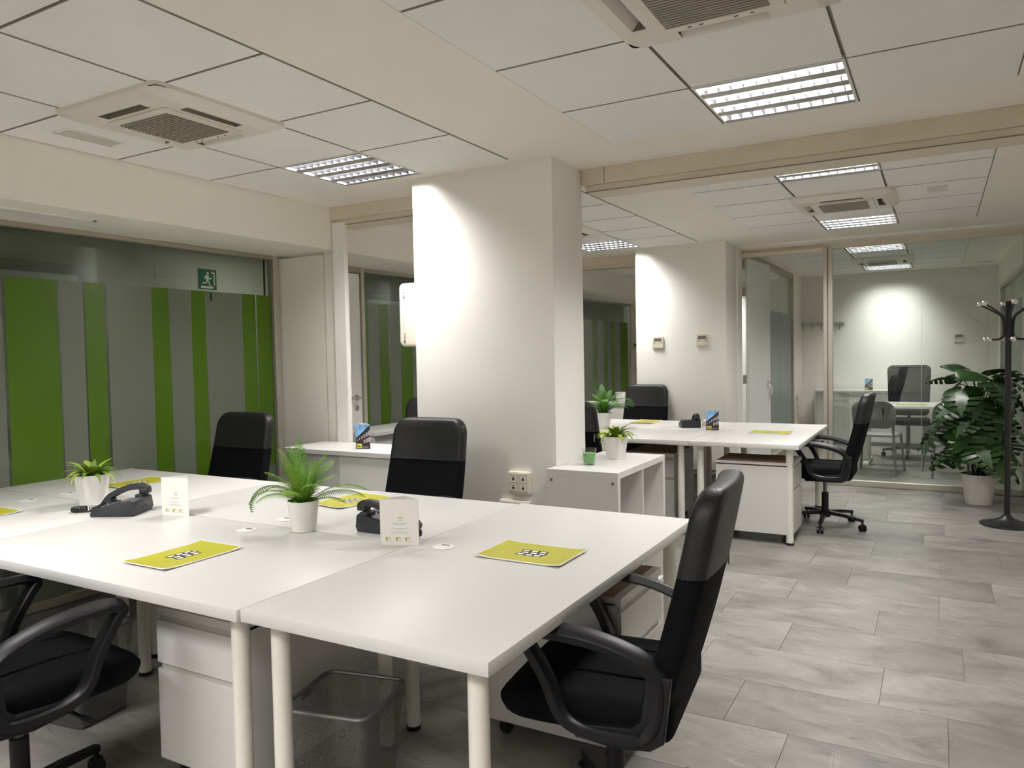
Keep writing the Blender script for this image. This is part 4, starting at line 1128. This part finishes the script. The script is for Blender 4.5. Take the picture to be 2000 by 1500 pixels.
basket('wire mesh waste basket under the far island between two pedestals', (-1.86, 6.90, 0), R(5), .27, .30)

# ================================================================== WALL THINGS
def outlet(label, x0, x1, z0, z1, y):
    t = thing('outlet_box', label, 'outlet box', ((x0+x1)/2, y, (z0+z1)/2))
    w_, h = (x1-x0)/2, (z1-z0)/2
    B().prism(rrect(-w_, w_, -h, h, .014), -.034, 0, 'y', .008, 3).build('housing', WHITEP, t)
    B().prism(rrect(-w_+.016, w_-.016, -h+.012, h-.012, .006), -.0365, -.034, 'y', .001, 1).build('face_plate', IVORY, t)
    for sx in (-.032, .032):
        for sz in ((-.026, .026) if h > .05 else (0,)):
            s_ = B().box(sx-.022, sx+.022, -.038, -.0365, sz-.019, sz+.019, .002, 1).build('socket', WHITEP, t)
            B().box(sx-.007, sx+.007, -.0385, -.038, sz-.010, sz+.004).box(sx-.004, sx+.004, -.0385, -.038, sz+.009, sz+.014).build('opening', INK, s_, smooth=False)
    for sx in (-w_+.022, w_-.022):
        for sz in (-h+.02, h-.02):
            B().cyl((sx, -.0385, sz), (sx, -.036, sz), .003, n=8).build('screw', INK, t)
outlet('white data outlet box on the near column above the desk', -2.205, -2.06, .605, .742, 3.859)
outlet('white outlet box on the near column, lower and half hidden by the desk', -2.27, -2.06, .43, .57, 3.859)
t = thing('wall_box', 'white plastic box mounted on the left side of the near column', 'electrical box', (-2.876, 4.0, 1.695))
B().prism(rrect(-.19, 0, -.205, .205, .035), -.055, .055, 'y', .012, 3).build('housing', WHITEP, t)
for zz in (-.145, .145):
    b = B()
    for k in range(3): b.box(-.153+.002*k, -.145, -.057, -.054, zz-.03+.022*k, zz-.018+.022*k)
    b.cyl((-.148, -.057, zz-.035), (-.148, -.054, zz-.035), .006, n=8)
    b.build('clip', GREYM, t)
B().box(-.158, -.157, -.0558, -.054, -.11, .11).build('seam', GREYPL, t)
def thermo(label, p, ang=0):
    t = thing('thermostat', label, 'thermostat', p, ang, 'wall thermostats')
    B().prism(rrect(-.06, .06, -.062, .062, .004), -.02, 0, 'y', .003, 2).build('housing', IVORY, t)
    B().box(-.042, .042, -.0215, -.02, .012, .046).build('display', SCREEN, t)
    for i in range(4): B().box(-.042+.026*i, -.030+.026*i, -.022, -.02, -.008, .002, .001, 1).build('button', GREYPL if i in (0, 3) else WHITEP, t)
    B().box(-.05, .05, -.0212, -.02, -.052, -.018).build('flap', WHITEP, t)
    B().box(.028, .05, -.0215, -.0212, -.058, -.053).build('mark', INKG, t)
thermo('left of the two thermostats on the far column', (-2.605, 7.799, 1.52))
thermo('right of the two thermostats on the far column', (-2.13, 7.799, 1.533))
thermo('thermostat on the office back wall', (.255, 12.499, 1.534))
thermo('thermostat on the plaster end past the far column', (-4.40, 12.039, 1.51))
t = thing('wall_socket', 'flush wall socket on the plaster end past the far column', 'socket', (-4.37, 12.039, 1.16))
B().prism(rrect(-.05, .05, -.06, .06, .005), -.01, 0, 'y', .002, 1).build('plate', IVORY, t); B().box(-.03, .03, -.012, -.01, -.03, .03).build('rocker', WHITEP, t)
t = thing('socket_strip', 'vertical white socket strip beside the office door', 'socket strip', (XO+.001, 11.95, .55))
B().box(0, .025, -.03, .03, -.18, .18, .004, 1).build('housing', WHITEP, t)
for zz in (-.12, .0, .12): B().box(.025, .027, -.012, .012, zz-.03, zz+.03).build('opening', GREYPL, t)
# coat rack in office
t = thing('coat_rack', 'white wall shelf with grey coat hooks at the office back', 'coat rack', (-1.57, 12.5, 1.80))
B().box(-.33, .33, -.09, 0, .015, .04, .002, 1).build('shelf', WHITE, t)
B().box(-.33, .33, -.02, 0, -.03, .015, .002, 1).build('rail', WHITE, t)
for i in range(5):
    x = -.26+.13*i
    B().tube([(x, -.02, -.01), (x, -.05, -.02), (x, -.07, -.05), (x, -.045, -.085), (x, -.03, -.095)], .006, 7, smooth=4).build('hook', GREYM, t)
# exit sign
t = thing('exit_sign', 'green running-man exit sign on the striped glass', 'sign', (XG+.0075, 3.632, 1.998))
B().box(0, .003, -.077, .077, -.072, .072).build('plate', SIGNG, t, smooth=False)
b = B()
def pg(pts, lay=1, mi=0): b.quad([(.003+.0003*lay, y*.154, z*.144) for y, z in pts], mi)
# door opening at the right, arrow below, running figure
pg([(.22, .42), (.40, .34), (.40, -.30), (.34, -.28), (.34, .26), (.22, .34)])
pg([(-.36, -.33), (.26, -.33), (.36, -.385), (.26, -.44), (-.36, -.44)])
cen = (.02, .30); pg([(cen[0]+.065*math.cos(a*PI/5), cen[1]+.07*math.sin(a*PI/5)) for a in range(10)])
pg([(-.10, .20), (.06, .22), (.08, .02), (-.02, -.06), (-.08, .0)])
pg([(-.10, .20), (-.20, .04), (-.15, .0), (-.04, .14)]); pg([(.05, .16), (.13, .06), (.24, .10), (.23, .05), (.12, -.01), (.02, .10)])
pg([(-.05, .0), (-.10, -.14), (-.28, -.16), (-.28, -.22), (-.05, -.20), (.02, -.02)])
pg([(.0, -.02), (.10, -.08), (.14, -.26), (.22, -.29), (.20, -.31), (.08, -.30), (.05, -.14), (-.04, -.06)])
b.build('pictogram', SIGNW, t, smooth=False)
t = thing('padlock_tag', 'small dark tag hanging below the exit sign', 'tag', (XG+.0072, 3.66, 1.875))
B().box(0, .002, -.007, .007, -.025, .028).build('strip', INK, t, smooth=False)

# ================================================================== OFFICE FURNITURE
t = thing('office_desk', 'white office desk with round column legs behind the glass', 'desk', (-.10, 10.25, 0))
B().box(-.80, .80, -.38, .38, .705, .735, .002, 1).build('tabletop', WHITE, t)
for sx in (-.66, .66):
    lg = B().cyl((sx, 0, .05), (sx, 0, .70), .04, n=20).build('leg', WHITEM, t)
    B().box(sx-.04, sx+.04, -.32, .32, 0, .05, .012, 2).build('foot', WHITEM, lg)
    B().box(sx-.03, sx+.03, -.28, .28, .675, .705).build('bracket', WHITEM, lg)
dup(MT, 'lime brochure on the office desk', (-.28, 10.12, .7353), 0)
# task chair with mesh back
t = thing('task_chair', 'dark mesh-backed swivel chair behind the office desk', 'chair', (-.34, 11.05, 0), R(180))
zc = [((0, 0, .55+.06*i), (0, 0, 1)) for i in range(11)]+[((x, 0, 0), (1, 0, 0)) for x in (-.16, -.08, 0, .08, .16)]
def td(v):
    x, y, z = v; s = (z-.5)/.68; return (x*(1-.10*(1-s)**2), y-.24-.05*s+.05*(x/.25)**2, z)
B().prism(rrect(-.235, .235, .54, 1.155, .05, 5), -.004, .004, 'y', cuts=zc, deform=td).build('back_mesh', CHMESH, t)
B().sweep([td((x, 0, z)) for x, z in rrect(-.245, .245, .53, 1.165, .055, 6)], [(-.012, -.012), (.012, -.012), (.012, .012), (-.012, .012)], closed=True).build('back_frame', BPLAS, t)
B().box(-.235, .235, -.27, -.25, .78, .83, .008, 2).build('lumbar_bar', BPLAS, t)
B().tube([(0, -.27, .80), (0, -.30, .6), (0, -.2, .43), (0, 0, .40)], .02, 8, smooth=4).build('back_spine', BPLAS, t)
B().prism(rrect(-.25, .25, -.22, .26, .08), .42, .49, 'z', .025, 3).build('seat', FABR, t)
for s in (-1, 1): B().tube([(s*.20, 0, .42), (s*.29, 0, .45), (s*.30, -.02, .63)], .014, 8, smooth=4).box(s*.30-.035, s*.30+.035, -.14, .12, .63, .66, .01, 2).build('armrest', BPLAS, t)
B().cyl((0, 0, .10), (0, 0, .42), .024, n=16).build('gas_post', BPLAS, t)
for k in range(5):
    a = R(90+72*k); d = Vector((math.cos(a), math.sin(a), 0))
    lg = B().sweep([d*.02+Vector((0, 0, .115)), d*.31+Vector((0, 0, .085))], [(-.022, -.016), (.022, -.016), (.018, .016), (-.018, .016)], upv=(0, 0, 1)).build('base_leg', GREYPL, t)
    c = d*.30; n = Vector((-d.y, d.x, 0)); B().cyl(c-n*.02+Vector((0, 0, .027)), c+n*.02+Vector((0, 0, .027)), .027, n=16, bev=.004).cyl(c+Vector((0, 0, .03)), c+Vector((0, 0, .08)), .009, n=8).build('caster', BPLAS, lg)
# visitor chairs
def visitor(label, loc, rz):
    t = thing('visitor_chair', label, 'chair', (*loc, 0), rz, 'grey plastic visitor chairs')
    def vd(v):
        x, y, z = v; return (x, y-.21-.10*(z-.55)/.28+.05*(x/.22)**2, z)
    zc = [((0, 0, .56+.04*i), (0, 0, 1)) for i in range(8)]+[((x, 0, 0), (1, 0, 0)) for x in (-.15, -.08, 0, .08, .15)]
    outer = rrect(-.225, .225, .52, .83, .11, 6)
    # back ring with a rectangular window, plus a seat shell and four legs
    b = B()
    for (x0, x1, z0, z1, r) in ((-.225, -.115, .52, .83, (0, .11, .11, 0)), (.115, .225, .52, .83, (.11, 0, 0, .11)), (-.115, .115, .75, .83, 0), (-.115, .115, .52, .62, 0)):
        b.prism(rrect(x0, x1, z0, z1, r if isinstance(r, tuple) else 0, 6), -.008, .008, 'y', cuts=zc, deform=vd)
    b.build('back', GREYPL, t)
    B().prism(rrect(-.10, .10, .62, .75, .01), -.004, .004, 'y', cuts=zc, deform=vd).build('back_window', mat('visitor_pad', (.25, .26, .25), .5), t)
    B().prism(rrect(-.22, .22, -.20, .24, .07), .425, .45, 'z', .01, 2).build('seat', GREYPL, t)
    for sx in (-1, 1):
        B().tube([(sx*.20, .20, .425), (sx*.235, .245, .0)], .014, 10).build('leg', GREYLEG, t)
        B().tube([(sx*.20, -.23, .62), (sx*.20, -.20, .43), (sx*.235, -.27, .0)], .014, 10).build('leg', GREYLEG, t)
GREYLEG = mat('grey_leg', (.16, .165, .16), .4, metal=.3)
visitor('grey visitor chair before the office desk, left one', (-.60, 9.50), R(-8))
visitor('grey visitor chair before the office desk, behind the monstera', (.12, 9.55), R(12))
